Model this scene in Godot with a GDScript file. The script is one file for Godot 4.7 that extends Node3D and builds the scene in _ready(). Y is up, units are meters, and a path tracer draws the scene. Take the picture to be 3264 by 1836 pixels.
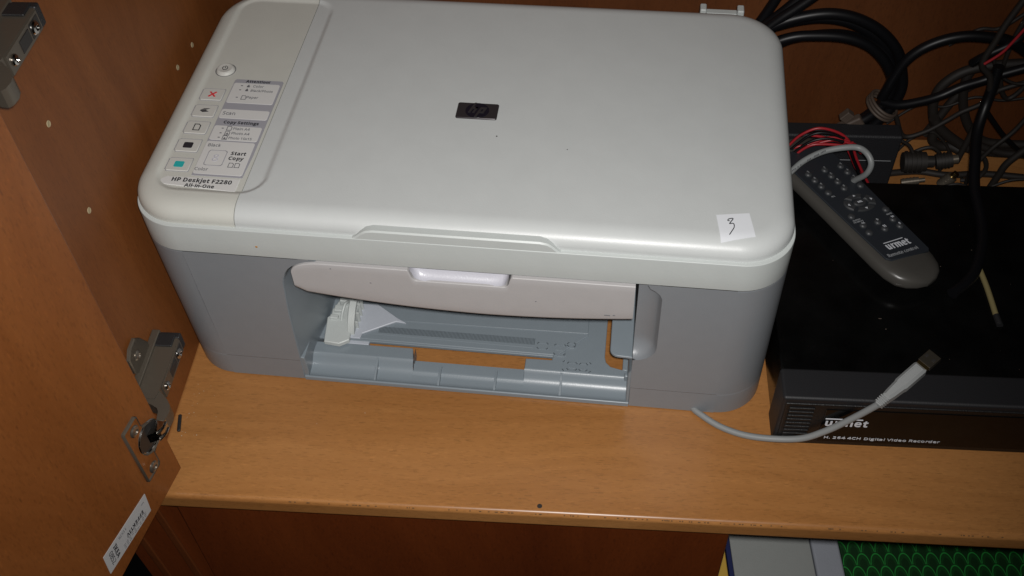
extends Node3D
# A printer on a cabinet shelf, lit by the flash of the phone that photographs it. Metres, y up; x runs along the shelf, z towards the viewer.

# ---------------------------------------------------------------- mesh collector
class Mb:
	var v := PackedVector3Array()
	var n := PackedVector3Array()
	var t := PackedVector2Array()
	func tri(a: Vector3, b: Vector3, c: Vector3, na: Vector3, nb: Vector3, nc: Vector3) -> void:
		var cr := (b - a).cross(c - a)
		if cr.length_squared() < 1e-20:
			return
		if cr.dot(na + nb + nc) > 0.0:
			var x := b; b = c; c = x
			x = nb; nb = nc; nc = x
		v.append(a); v.append(b); v.append(c)
		n.append(na); n.append(nb); n.append(nc)
		for p in [a, b, c]:
			t.append(Vector2(p.x, p.z))
	func face(a: Vector3, b: Vector3, c: Vector3, d: Vector3, out: Vector3) -> void:
		var nn := (b - a).cross(c - a)
		if nn.length_squared() < 1e-18:
			nn = (c - a).cross(d - a)
		nn = nn.normalized()
		if nn.dot(out) < 0.0:
			nn = -nn
		tri(a, b, c, nn, nn, nn)
		tri(a, c, d, nn, nn, nn)
	# rows of points with normals, joined by quads
	func grid(rows: Array, norms: Array) -> void:
		for i in rows.size() - 1:
			var r0: PackedVector3Array = rows[i]
			var r1: PackedVector3Array = rows[i + 1]
			var m0: PackedVector3Array = norms[i]
			var m1: PackedVector3Array = norms[i + 1]
			for j in r0.size() - 1:
				tri(r0[j], r0[j + 1], r1[j + 1], m0[j], m0[j + 1], m1[j + 1])
				tri(r0[j], r1[j + 1], r1[j], m0[j], m1[j + 1], m1[j])
	# the same with normals found from the neighbours; sgn turns them over
	func smooth(rows: Array, sgn := 1.0, closed := false) -> void:
		var norms := []
		for i in rows.size():
			var r: PackedVector3Array = rows[i]
			var up: PackedVector3Array = rows[mini(i + 1, rows.size() - 1)]
			var dn: PackedVector3Array = rows[maxi(i - 1, 0)]
			var m := PackedVector3Array()
			var k := r.size()
			for j in k:
				var j1 := mini(j + 1, k - 1)
				var j0 := maxi(j - 1, 0)
				if closed:
					j1 = j + 1 if j < k - 1 else 1
					j0 = j - 1 if j > 0 else k - 2
				m.append((r[j1] - r[j0]).cross(up[j] - dn[j]).normalized() * sgn)
			norms.append(m)
		grid(rows, norms)
	# a box with rounded edges
	func rbox(lo: Vector3, hi: Vector3, r := 0.001, seg := 2, xf := Transform3D()) -> void:
		var c := (lo + hi) / 2.0
		var h := (hi - lo) / 2.0
		r = minf(r, minf(h.x, minf(h.y, h.z)) * 0.98)
		var inner := h - Vector3(r, r, r)
		for ax in 3:
			for s in [-1.0, 1.0]:
				var u := (ax + 1) % 3
				var w := (ax + 2) % 3
				var us := []
				var ws := []
				for i in seg + 1:
					var f := tan((float(i) / seg - 1.0) * PI / 4.0)
					us.append(-inner[u] + r * f)
					ws.append(-inner[w] + r * f)
				for i in seg + 1:
					var f := tan(float(i) / seg * PI / 4.0)
					us.append(inner[u] + r * f)
					ws.append(inner[w] + r * f)
				var rows := []
				var norms := []
				for a in us:
					var row := PackedVector3Array()
					var nr := PackedVector3Array()
					for b in ws:
						var p := Vector3()
						p[ax] = s * h[ax]
						p[u] = a
						p[w] = b
						var q := p.clamp(-inner, inner)
						var d := (p - q).normalized()
						row.append(xf * (c + q + d * r))
						nr.append(xf.basis * d)
					rows.append(row)
					norms.append(nr)
				grid(rows, norms)
	# a flat polygon (x, y) pushed from z0 to z1, its front edge (z1) chamfered
	func prism(poly: PackedVector2Array, z0: float, z1: float, ch := 0.0, xf := Transform3D()) -> void:
		if Geometry2D.is_polygon_clockwise(poly):
			poly = poly.duplicate()
			poly.reverse()
		var k := poly.size()
		var inn := PackedVector2Array()
		var side := []
		for i in k:
			var e := (poly[(i + 1) % k] - poly[i]).normalized()
			side.append(Vector2(e.y, -e.x))
		for i in k:
			var m: Vector2 = side[i] + side[(i + k - 1) % k]
			var l := maxf(m.length_squared(), 0.4)
			inn.append(poly[i] - m * (2.0 * ch / l))
		var s := signf(z1 - z0)
		for cap in [[inn, z1, s], [poly, z0, -s]]:
			var pl: PackedVector2Array = cap[0]
			var idx := Geometry2D.triangulate_polygon(pl)
			var nn: Vector3 = xf.basis * Vector3(0, 0, cap[2])
			for i in range(0, idx.size(), 3):
				var p := []
				for j in 3:
					p.append(xf * Vector3(pl[idx[i + j]].x, pl[idx[i + j]].y, cap[1]))
				tri(p[0], p[1], p[2], nn, nn, nn)
		for i in k:
			var j := (i + 1) % k
			var ni: Vector2 = side[i]
			var na: Vector2 = ni
			var nb: Vector2 = ni
			var pv: Vector2 = side[(i + k - 1) % k]
			var nx: Vector2 = side[j]
			if pv.dot(ni) > 0.7:
				na = (pv + ni).normalized()
			if nx.dot(ni) > 0.7:
				nb = (nx + ni).normalized()
			var zc := z1 - s * ch
			var a := xf * Vector3(poly[i].x, poly[i].y, z0)
			var b := xf * Vector3(poly[j].x, poly[j].y, z0)
			var c := xf * Vector3(poly[j].x, poly[j].y, zc)
			var d := xf * Vector3(poly[i].x, poly[i].y, zc)
			var ma := xf.basis * Vector3(na.x, na.y, 0)
			var mb := xf.basis * Vector3(nb.x, nb.y, 0)
			tri(a, b, c, ma, mb, mb)
			tri(a, c, d, ma, mb, ma)
			if ch > 0.0:
				var e := xf * Vector3(inn[j].x, inn[j].y, z1)
				var f := xf * Vector3(inn[i].x, inn[i].y, z1)
				var up := xf.basis * Vector3(0, 0, s)
				tri(d, c, e, (ma + up).normalized(), (mb + up).normalized(), (mb + up).normalized())
				tri(d, e, f, (ma + up).normalized(), (mb + up).normalized(), (ma + up).normalized())
	# a round bar along a smooth curve through the points
	func tube(ctrl: Array, r: float, sides := 10, fine := 6, flat := 1.0, bumps := 0.0) -> void:
		var pts := PackedVector3Array()
		for i in ctrl.size() - 1:
			var p0: Vector3 = ctrl[maxi(i - 1, 0)]
			var p1: Vector3 = ctrl[i]
			var p2: Vector3 = ctrl[i + 1]
			var p3: Vector3 = ctrl[mini(i + 2, ctrl.size() - 1)]
			for k in fine:
				var f := float(k) / fine
				pts.append(p1.cubic_interpolate(p2, p0, p3, f))
		pts.append(ctrl[-1])
		var side := Vector3.UP
		var rows := []
		var norms := []
		for i in pts.size():
			var d := (pts[mini(i + 1, pts.size() - 1)] - pts[maxi(i - 1, 0)]).normalized()
			if i == 0 and absf(d.dot(side)) > 0.9:
				side = Vector3.RIGHT
			side = (side - d * d.dot(side)).normalized()
			var o := d.cross(side)
			var row := PackedVector3Array()
			var nr := PackedVector3Array()
			var rr := r * (1.0 + bumps * sin(i * 1.7))
			for k in sides + 1:
				var an := TAU * k / sides
				var m := side * cos(an) * flat + o * sin(an)
				row.append(pts[i] + m * rr)
				nr.append((side * cos(an) / flat + o * sin(an)).normalized())
			rows.append(row)
			norms.append(nr)
		grid(rows, norms)
		for e in [0, pts.size() - 1]:
			var q: Vector3 = pts[1] - pts[0] if e == 0 else pts[e - 1] - pts[e]
			var row: PackedVector3Array = rows[e]
			for k in sides:
				var nn := -q.normalized()
				tri(pts[e], row[k], row[k + 1], nn, nn, nn)
	# a profile of (radius, height) turned about the local y axis
	func lathe(prof: Array, seg: int, xf: Transform3D) -> void:
		for i in prof.size() - 1:
			var p: Vector2 = prof[i]
			var q: Vector2 = prof[i + 1]
			var e := (q - p).normalized()
			var nn := Vector2(e.y, -e.x)
			for k in seg:
				var pts := []
				var ns := []
				for c in [[p, k], [q, k], [q, k + 1], [p, k + 1]]:
					var an: float = TAU * c[1] / seg
					var pr: Vector2 = c[0]
					pts.append(xf * Vector3(pr.x * cos(an), pr.y, pr.x * sin(an)))
					ns.append(xf.basis * Vector3(nn.x * cos(an), nn.y, nn.x * sin(an)))
				tri(pts[0], pts[1], pts[2], ns[0], ns[1], ns[2])
				tri(pts[0], pts[2], pts[3], ns[0], ns[2], ns[3])
	func done() -> ArrayMesh:
		var a := []
		a.resize(Mesh.ARRAY_MAX)
		a[Mesh.ARRAY_VERTEX] = v
		a[Mesh.ARRAY_NORMAL] = n
		a[Mesh.ARRAY_TEX_UV] = t
		var m := ArrayMesh.new()
		m.add_surface_from_arrays(Mesh.PRIMITIVE_TRIANGLES, a)
		return m

# ---------------------------------------------------------------- node helpers
var taken := {}
func numbered(called: String) -> String:
	taken[called] = taken.get(called, 0) + 1
	return called if taken[called] == 1 else "%s_%03d" % [called, taken[called] - 1]

func tag(o: Node, label: String, category: String, group := "") -> void:
	o.set_meta("label", label)
	o.set_meta("category", category)
	if group:
		o.set_meta("group", group)

func thing(called: String, label: String, category: String, xf := Transform3D(), group := "") -> Node3D:
	var o := Node3D.new()
	o.name = numbered(called)
	add_child(o)
	o.transform = xf
	tag(o, label, category, group)
	return o

func part(called: String, m: Mesh, mat: Material, parent: Node, xf := Transform3D(), label := "") -> MeshInstance3D:
	var o := MeshInstance3D.new()
	o.name = called
	o.mesh = m
	o.material_override = mat
	o.transform = xf
	parent.add_child(o, true)
	if label:
		o.set_meta("label", label)
	return o

func single(called: String, label: String, category: String, m: Mesh, mat: Material, xf := Transform3D(), group := "") -> MeshInstance3D:
	var o := part(numbered(called), m, mat, self, xf)
	tag(o, label, category, group)
	return o

func lin(r: float, g: float, b: float) -> Color:
	return Color(r, g, b).linear_to_srgb()

func mat(c: Color, rough := 0.5, metal := 0.0, spec := 0.5) -> StandardMaterial3D:
	var m := StandardMaterial3D.new()
	m.albedo_color = c
	m.roughness = rough
	m.metallic = metal
	m.metallic_specular = spec
	return m

# fine grain of moulded plastic and a little uneven tone
func plastic(c: Color, rough: float, grain := 0.02, mottle: Texture2D = null) -> StandardMaterial3D:
	var m := mat(c, rough)
	m.uv1_triplanar = true
	m.uv1_scale = Vector3(9, 9, 9)
	m.albedo_texture = mottle if mottle else tone_map
	m.heightmap_enabled = true
	m.heightmap_texture = grain_map
	m.heightmap_scale = grain
	return m

# lettering: one mesh of text, w metres wide, centred on p
func letters(txt: String, p: Vector3, right: Vector3, up: Vector3, w: float, m: Material, parent: Node, bold := false, called := "lettering", deep := 0.0002, tall := 0.0) -> void:
	var tm := TextMesh.new()
	var f := SystemFont.new()
	f.font_names = PackedStringArray(["Droid Sans"])
	f.font_weight = 700 if bold else 400
	tm.font = f
	tm.text = txt
	tm.font_size = 32
	tm.pixel_size = 0.01
	tm.depth = 1.0
	tm.curve_step = 1.5
	var bb := tm.get_aabb()
	var s := w / maxf(bb.size.x, 0.001)
	var sy := tall / bb.size.y if tall > 0.0 else s
	var z := right.cross(up)
	var b := Basis(right * s, up * sy, z * deep)
	var o := part(called, tm, m, parent, Transform3D(b, p - b * (bb.get_center())))
	o.name = called

# ---------------------------------------------------------------- textures
var grain_map: Texture2D
var tone_map: Texture2D
var rng := RandomNumberGenerator.new()

func noise_tex(freq: float, size: int, lo: float, hi: float, kind := FastNoiseLite.TYPE_SIMPLEX_SMOOTH, octaves := 3) -> NoiseTexture2D:
	var nz := FastNoiseLite.new()
	nz.noise_type = kind
	nz.frequency = freq
	nz.fractal_octaves = octaves
	nz.seed = 11
	var tx := NoiseTexture2D.new()
	tx.width = size
	tx.height = size
	tx.seamless = true
	tx.noise = nz
	var g := Gradient.new()
	g.set_color(0, Color(lo, lo, lo))
	g.set_color(1, Color(hi, hi, hi))
	tx.color_ramp = g
	return tx

# beech veneer: long soft bands, thin streaks and the short dark flecks of the wood; the grain runs along the picture's width
func beech(seed_: int, dark: Color, light: Color, upright: bool) -> ImageTexture:
	var W := 1792
	var H := 896
	var q := 1280.0 / W
	var a := FastNoiseLite.new()
	a.seed = seed_
	a.frequency = 1.0
	a.fractal_octaves = 3
	var data := PackedByteArray()
	data.resize(W * H * 3)
	for y in H:
		for x in W:
			var u := x * q
			var bend := 14.0 * a.get_noise_2d(u * 0.0016, y * q * 0.004 + 50.0)
			var yy := y * q + bend * 3.0
			var k := 0.5 + 0.62 * a.get_noise_2d(u * 0.0011, yy * 0.009) + 0.20 * a.get_noise_2d(u * 0.004 + 90.0, yy * 0.07) + 0.10 * a.get_noise_2d(u * 0.03, yy * 0.5 + 300.0)
			var c := dark.lerp(light, clampf(k, 0.0, 1.0))
			var i := (y * W + x) * 3
			data[i] = int(clampf(c.r, 0, 1) * 255.0)
			data[i + 1] = int(clampf(c.g, 0, 1) * 255.0)
			data[i + 2] = int(clampf(c.b, 0, 1) * 255.0)
	rng.seed = seed_
	for k in 80000:
		var x0 := rng.randi_range(0, W - 14)
		var y0 := rng.randi_range(0, H - 2)
		var l := rng.randi_range(3, 9)
		var f := rng.randf_range(0.92, 0.985)
		if rng.randf() < 0.35:
			f = rng.randf_range(1.015, 1.06)
		for x in l:
			var i := (y0 * W + x0 + x) * 3
			for ch in 3:
				data[i + ch] = mini(255, int(data[i + ch] * f))
	var im := Image.create_from_data(W, H, false, Image.FORMAT_RGB8, data)
	if upright:
		im.rotate_90(CLOCKWISE)
	return ImageTexture.create_from_image(im)

func wood(tx: Texture2D, upright: bool, tint := Color.WHITE, rough := 0.42) -> StandardMaterial3D:
	var m := mat(tint, rough, 0.0, 0.42)
	m.albedo_texture = tx
	m.uv1_triplanar = true
	m.uv1_triplanar_sharpness = 8.0
	m.uv1_scale = Vector3(1.4, 1.0, 2.0) if upright else Vector3(1.0, 2.0, 2.0)
	m.uv1_offset = Vector3(0.29, 0.35, 0.7) if upright else Vector3(0.3, 0.5, 0.7)
	return m

# printed fish-scale pattern
func scale_print() -> ImageTexture:
	var W := 256
	var H := 256
	var im := Image.create(W, H, false, Image.FORMAT_RGB8)
	for y in H:
		for x in W:
			var best := 0.0
			var u := x / 64.0
			var w := y / 32.0
			var hit := false
			for row in range(int(floor(w)) + 2, int(floor(w)) - 2, -1):
				if hit:
					break
				var off := 0.5 if posmod(row, 2) == 1 else 0.0
				var cu := floorf(u - off) + 0.5 + off
				var dx := u - cu
				var dy := (w - row) * 0.5
				var d := sqrt(dx * dx + dy * dy)
				if d < 0.52 and dy <= 0.02:
					hit = true
					var rim := clampf(1.0 - absf(d - 0.46) / 0.05, 0.0, 1.0)
					var an := atan2(dx, -dy)
					var ray := clampf(1.0 - absf(fposmod(an * 6.0, 1.0) - 0.5) / 0.22, 0.0, 1.0) * (1.0 if d > 0.27 and d < 0.4 else 0.0)
					best = maxf(rim, ray * 0.55)
			im.set_pixel(x, y, Color(0.01, 0.17, 0.04).lerp(Color(0.15, 0.58, 0.24), best))
	return ImageTexture.create_from_image(im)

# ---------------------------------------------------------------- printer shapes (its own axes: x right, y up, z = 0 the front face)
const LID_L := -0.2190
const LID_R := 0.2195
const LID_F := -0.0028
const LID_B := -0.2570
const LID_Y := 0.1634
const TOP := 0.1752
const GAP := -0.1418
const SLIT := 0.00025

# outline of a rounded rectangle in plan, from the front left corner round by the front to the right; inset d
func ring(l: float, r: float, f: float, b: float, rf: float, rb: float, d: float, step := 0.002) -> PackedVector2Array:
	var out := PackedVector2Array()
	var cs := [[l + rf, f - rf, rf, PI, 0.5], [r - rf, f - rf, rf, PI / 2, 0.5], [r - rb, b + rb, rb, 0.0, 0.5], [l + rb, b + rb, rb, -PI / 2, 0.5]]
	for k in 4:
		var c = cs[k]
		var rr := maxf(c[2] - d, 0.0)
		var cx: float = c[0]
		var cz: float = c[1]
		var ex := maxf(d - c[2], 0.0)
		cx += ex * (1.0 if k == 0 or k == 3 else -1.0)
		cz += ex * (-1.0 if k < 2 else 1.0)
		for i in 19:
			var an: float = c[3] - PI / 2 * i / 18.0
			out.append(Vector2(cx + rr * cos(an), cz + rr * sin(an)))
		var nx = cs[(k + 1) % 4]
		var rn := maxf(nx[2] - d, 0.0)
		var en := maxf(d - nx[2], 0.0)
		var k2 := (k + 1) % 4
		var q := Vector2(nx[0] + en * (1.0 if k2 == 0 or k2 == 3 else -1.0), nx[1] + en * (-1.0 if k2 < 2 else 1.0)) + rn * Vector2(cos(nx[3]), sin(nx[3]))
		var p := out[-1]
		var cnt := int([l - r, f - b, l - r, f - b][k] / step)
		cnt = absi(cnt)
		for i in range(1, cnt):
			out.append(p.lerp(q, float(i) / cnt))
	out.append(out[0])
	return out

func pill(x: float, z: float) -> float:
	var c := Vector2(-0.1661, -0.1322)
	var h := Vector2(0.0390, 0.1105)
	var r := 0.018
	var q := (Vector2(x, z) - c).abs() - h + Vector2(r, r)
	return Vector2(maxf(q.x, 0), maxf(q.y, 0)).length() + minf(maxf(q.x, q.y), 0.0) - r

func lid_dist(x: float, z: float) -> float:
	var rf := 0.036
	var rb := 0.040
	var mz := (LID_F + LID_B) / 2
	var r := rf if z > mz else rb
	var c := Vector2((LID_L + LID_R) / 2, mz)
	var h := Vector2((LID_R - LID_L) / 2, (LID_F - LID_B) / 2)
	var q := (Vector2(x, z) - c).abs() - h + Vector2(r, r)
	return -(Vector2(maxf(q.x, 0), maxf(q.y, 0)).length() + minf(maxf(q.x, q.y), 0.0) - r)

func lid_h(x: float, z: float, d: float) -> float:
	var k := clampf(1.0 - d / 0.0155, 0.0, 1.0)
	var y := LID_Y + (TOP - LID_Y) * pow(1.0 - pow(k, 2.3), 1.0 / 2.3)
	var s := smoothstep(0.0006, -0.0040, pill(x, z))
	return y - 0.0017 * s

# keeps the side of a triangle list where sgn * (x - cut) > 0
func clip_x(src: Mb, cut: float, sgn: float) -> Mb:
	var o := Mb.new()
	for i in range(0, src.v.size(), 3):
		var ps := []
		var ns := []
		for j in 3:
			var a := src.v[i + j]
			var b := src.v[i + (j + 1) % 3]
			var na := src.n[i + j]
			var nb := src.n[i + (j + 1) % 3]
			var da := sgn * (a.x - cut)
			var db := sgn * (b.x - cut)
			if da >= 0:
				ps.append(a)
				ns.append(na)
			if da * db < 0:
				var f := da / (da - db)
				ps.append(a.lerp(b, f))
				ns.append(na.lerp(nb, f).normalized())
		for k in range(1, ps.size() - 1):
			o.tri(ps[0], ps[k], ps[k + 1], ns[0], ns[k], ns[k + 1])
	return o

func lid_slab() -> Mb:
	var mb := Mb.new()
	var ds := [0.0, 0.0001, 0.0004, 0.0009, 0.0016, 0.0025, 0.0036, 0.005, 0.0065, 0.0082, 0.010, 0.012, 0.0135, 0.0150]
	var d := 0.0162
	while d < 0.126:
		ds.append(d)
		d += 0.0014 if d < 0.1 else 0.004
	ds.append((LID_F - LID_B) / 2.0)
	var rows := []
	var first := ring(LID_L, LID_R, LID_F, LID_B, 0.036, 0.040, 0.0)
	var under := PackedVector3Array()
	for p in first:
		under.append(Vector3(p.x, LID_Y - 0.0012, p.y))
	for dd in ds:
		var row := PackedVector3Array()
		for p in ring(LID_L, LID_R, LID_F, LID_B, 0.036, 0.040, dd):
			row.append(Vector3(p.x, lid_h(p.x, p.y, dd), p.y))
		rows.append(row)
	rows.push_front(under)
	var norms := []
	for i in rows.size():
		var m := PackedVector3Array()
		for p in rows[i]:
			var dd: float = ds[maxi(i - 1, 0)]
			var e := 0.0004
			if dd < 0.0004:
				var g := Vector2(lid_dist(p.x + e, p.z) - lid_dist(p.x - e, p.z), lid_dist(p.x, p.z + e) - lid_dist(p.x, p.z - e)).normalized()
				m.append(Vector3(-g.x, 0.05, -g.y).normalized())
			else:
				e = minf(0.0003, dd * 0.5)
				var hx := lid_h(p.x + e, p.z, lid_dist(p.x + e, p.z)) - lid_h(p.x - e, p.z, lid_dist(p.x - e, p.z))
				var hz := lid_h(p.x, p.z + e, lid_dist(p.x, p.z + e)) - lid_h(p.x, p.z - e, lid_dist(p.x, p.z - e))
				m.append(Vector3(-hx, 2.0 * e, -hz).normalized())
		norms.append(m)
	mb.grid(rows, norms)
	return mb

# printer shell from y0 to y1 without the flat of its front, slightly drawn in towards the foot on the left
func taper(p: Vector3) -> Vector3:
	if p.x < -0.13:
		p.x += 0.0045 * clampf(1.0 - p.y / 0.13, 0.0, 1.0)
	return p

func shell(mb: Mb, ys: Array, insets: Array, whole: bool) -> void:
	var rows := []
	for k in ys.size():
		var r := ring(-0.2185, 0.2202, 0.0, -0.250, 0.034, 0.030, insets[k], 0.01)
		var row := PackedVector3Array()
		var open := PackedVector3Array()
		for p in r:
			row.append(taper(Vector3(p.x, ys[k], p.y)))
		if not whole:
			# from the right end of the front round the back to its left end
			var s := -1
			for i in r.size():
				if absf(r[i].x - (0.2202 - 0.034)) < 0.0003 and r[i].y > -0.004:
					s = i
					break
			for i in range(s, row.size()):
				open.append(row[i])
			for i in range(1, 19):
				open.append(row[i])
			row = open
		rows.append(row)
	mb.smooth(rows, -1.0, whole)

func poly(a: Array) -> PackedVector2Array:
	var o := PackedVector2Array()
	for i in range(0, a.size(), 2):
		o.append(Vector2(a[i], a[i + 1]))
	return o

func flat_front(mb: Mb, pts: PackedVector2Array, z := 0.0) -> void:
	var idx := Geometry2D.triangulate_polygon(pts)
	for i in range(0, idx.size(), 3):
		var p := []
		for j in 3:
			var q := pts[idx[i + j]]
			p.append(taper(Vector3(q.x, q.y, z)))
		mb.tri(p[0], p[1], p[2], Vector3.BACK, Vector3.BACK, Vector3.BACK)

func rrect(cx: float, cy: float, w: float, h: float, r: float, seg := 4) -> PackedVector2Array:
	var o := PackedVector2Array()
	for k in 4:
		var c := Vector2(cx + (w / 2 - r) * [1, -1, -1, 1][k], cy + (h / 2 - r) * [1, 1, -1, -1][k])
		for i in seg + 1:
			var an := PI / 2 * (k + float(i) / seg)
			o.append(c + r * Vector2(cos(an), sin(an)))
	return o

# lays a drawing plane (x right, y away) on the printer's top: local z becomes up
func on_top(y: float) -> Transform3D:
	return Transform3D(Basis(Vector3.RIGHT, Vector3.FORWARD, Vector3.UP), Vector3(0, y, 0))

func outline(mb: Mb, pts: PackedVector2Array, w: float, z0: float, z1: float, xf: Transform3D) -> void:
	var k := pts.size()
	for i in k:
		var a := pts[i]
		var b := pts[(i + 1) % k]
		var e := (b - a).normalized() * w / 2
		var s := Vector2(-e.y, e.x)
		mb.prism(PackedVector2Array([a - e - s, b + e - s, b + e + s, a - e + s]), z0, z1, 0.0, xf)

# ================================================================ the scene
func _ready() -> void:
	rng.seed = 5
	# camera: a phone held above and in front of the shelf
	var cam := Camera3D.new()
	cam.name = "camera"
	cam.transform = Transform3D(CAM_BASIS, CAM_AT)
	cam.fov = 30.474
	cam.near = 0.02
	cam.far = 20.0
	cam.current = true
	add_child(cam)
	var we := WorldEnvironment.new()
	we.name = "room_air"
	var env := Environment.new()
	env.background_mode = Environment.BG_COLOR
	env.background_color = Color(0.012, 0.011, 0.011)
	env.tonemap_mode = Environment.TONE_MAPPER_LINEAR
	env.tonemap_exposure = 1.0
	env.sdfgi_enabled = true
	env.ssao_enabled = true
	env.ssil_enabled = true
	we.environment = env
	add_child(we)
	# the phone's flash, beside its lens
	var fl := SpotLight3D.new()
	fl.name = "phone_flash"
	fl.light_energy = FLASH
	fl.light_color = Color(1.0, 0.99, 0.98)
	fl.light_size = 0.004
	fl.spot_range = 6.0
	fl.spot_attenuation = 2.0
	fl.spot_angle = 41.0
	fl.spot_angle_attenuation = 1.0
	fl.shadow_enabled = true
	var fat := CAM_AT + CAM_BASIS * Vector3(0.008, 0.012, 0.0)
	var aim := CAM_AT - CAM_BASIS.z * 0.8 + CAM_BASIS * Vector3(-0.04, -0.01, 0)
	fl.transform = Transform3D(Basis.looking_at(aim - fat, Vector3.UP), fat)
	add_child(fl)
	# dim ceiling light of the room behind the photographer
	var room := AreaLight3D.new()
	room.name = "room_ceiling_light"
	room.area_size = Vector2(1.2, 1.2)
	room.light_energy = 0.06
	room.light_color = Color(1.0, 0.93, 0.84)
	room.area_range = 8.0
	room.shadow_enabled = true
	room.transform = Transform3D(Basis.looking_at(Vector3(0, -1.0, -0.75), Vector3.UP), Vector3(0.4, 2.0, 1.7))
	add_child(room)

	grain_map = noise_tex(0.16, 512, 0.0, 1.0, FastNoiseLite.TYPE_SIMPLEX_SMOOTH, 2)
	tone_map = noise_tex(0.012, 512, 0.985, 1.0)
	make_materials()
	build_cabinet()
	build_printer()
	build_recorder()
	build_remote()
	build_usb()
	build_cables()
	build_lower_things()
	build_specks()

const CAM_BASIS := Basis(Vector3(0.996987, -0.029606, -0.071696), Vector3(-0.035079, 0.652293, -0.757155), Vector3(0.069183, 0.757389, 0.649289))
const CAM_AT := Vector3(0.0898, 0.6567, 0.4573)
const FLASH := 0.60

var M := {}
func make_materials() -> void:
	var flat := beech(3, Color(0.59, 0.415, 0.25), Color(0.71, 0.525, 0.34), false)
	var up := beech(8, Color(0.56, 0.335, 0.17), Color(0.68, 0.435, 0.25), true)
	M.shelf = wood(flat, false, Color(0.92, 0.875, 0.80), 0.30)
	M.edge = mat(lin(0.13, 0.065, 0.022), 0.8)
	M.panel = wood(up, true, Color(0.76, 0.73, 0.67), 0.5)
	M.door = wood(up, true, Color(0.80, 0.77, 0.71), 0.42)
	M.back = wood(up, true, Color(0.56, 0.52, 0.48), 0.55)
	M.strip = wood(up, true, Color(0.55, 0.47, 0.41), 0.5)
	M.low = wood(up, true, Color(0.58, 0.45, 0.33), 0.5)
	var lid_tone := noise_tex(0.006, 512, 0.985, 1.0)
	M.lid = plastic(lin(0.492, 0.512, 0.508), 0.40, 0.004, lid_tone)
	M.panel_white = plastic(lin(0.50, 0.505, 0.465), 0.42, 0.006, lid_tone)
	M.bed = plastic(lin(0.47, 0.50, 0.49), 0.45, 0.004, lid_tone)
	M.body = plastic(lin(0.208, 0.222, 0.238), 0.38, 0.006)
	M.tray = plastic(lin(0.20, 0.235, 0.262), 0.34, 0.004)
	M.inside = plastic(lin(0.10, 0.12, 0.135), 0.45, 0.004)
	M.flap = plastic(lin(0.415, 0.405, 0.405), 0.45, 0.005)
	M.scoop = plastic(lin(0.50, 0.50, 0.55), 0.35, 0.01)
	M.guide = plastic(lin(0.47, 0.50, 0.49), 0.42, 0.01)
	M.fan = plastic(lin(0.42, 0.45, 0.50), 0.42, 0.006)
	M.button = mat(lin(0.50, 0.50, 0.47), 0.38)
	M.print_grey = mat(lin(0.30, 0.30, 0.33), 0.5)
	M.print_white = mat(lin(0.56, 0.56, 0.55), 0.4)
	M.ink = mat(lin(0.02, 0.02, 0.025), 0.5)
	M.ink_soft = mat(lin(0.12, 0.12, 0.13), 0.5)
	M.red_ink = mat(lin(0.55, 0.04, 0.05), 0.5)
	M.teal_ink = mat(lin(0.02, 0.36, 0.36), 0.5)
	M.badge = mat(lin(0.045, 0.04, 0.043), 0.35, 0.5)
	M.badge_oval = mat(lin(0.006, 0.006, 0.012), 0.2)
	M.badge_letter = mat(lin(0.06, 0.056, 0.06), 0.3, 0.6)
	M.paper = mat(lin(0.62, 0.64, 0.67), 0.8)
	M.label = mat(lin(0.42, 0.42, 0.42), 0.6)
	M.steel = mat(lin(0.135, 0.115, 0.09), 0.36, 0.55)
	M.steel_dark = mat(lin(0.035, 0.032, 0.03), 0.4, 0.4)
	M.chrome = mat(lin(0.55, 0.53, 0.50), 0.16, 1.0)
	M.nickel = mat(lin(0.34, 0.30, 0.25), 0.3, 0.9)
	M.black_plastic = plastic(lin(0.014, 0.014, 0.015), 0.5, 0.02)
	M.bezel = plastic(lin(0.0095, 0.0095, 0.011), 0.55, 0.008)
	M.bezel_dark = plastic(lin(0.004, 0.0035, 0.0035), 0.45, 0.02)
	M.cover = mat(Color.WHITE, 0.14, 0.0, 0.35)
	M.cover.albedo_texture = noise_tex(0.012, 512, 0.020, 0.050, FastNoiseLite.TYPE_SIMPLEX_SMOOTH, 5)
	M.cover.uv1_triplanar = true
	M.cover.uv1_scale = Vector3(4, 4, 4)
	M.white_print = mat(lin(0.62, 0.64, 0.68), 0.5)
	M.grey_print = mat(lin(0.28, 0.29, 0.30), 0.5)
	M.remote = plastic(lin(0.062, 0.058, 0.052), 0.33, 0.004)
	M.remote_face = plastic(lin(0.021, 0.025, 0.031), 0.45, 0.008)
	M.remote_key = mat(lin(0.038, 0.040, 0.043), 0.5)
	M.grey_cable = mat(lin(0.21, 0.22, 0.22), 0.45)
	M.grey_plug = mat(lin(0.26, 0.27, 0.27), 0.5)
	M.usb_metal = mat(lin(0.16, 0.14, 0.11), 0.3, 0.9)
	M.gold = mat(lin(0.60, 0.42, 0.16), 0.25, 1.0)
	M.black_cable = mat(lin(0.0035, 0.0035, 0.0045), 0.42, 0.0, 0.4)
	M.dusty_cable = mat(lin(0.012, 0.009, 0.007), 0.65)
	M.red_wire = mat(lin(0.30, 0.014, 0.02), 0.4)
	M.tie = mat(lin(0.07, 0.05, 0.038), 0.6)
	M.adapter = plastic(lin(0.008, 0.008, 0.010), 0.65, 0.03)
	M.pin = mat(lin(0.36, 0.29, 0.17), 0.8)
	M.dark_mark = mat(lin(0.02, 0.015, 0.012), 0.8)
	M.stain = mat(lin(0.40, 0.20, 0.06), 0.7)
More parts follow.
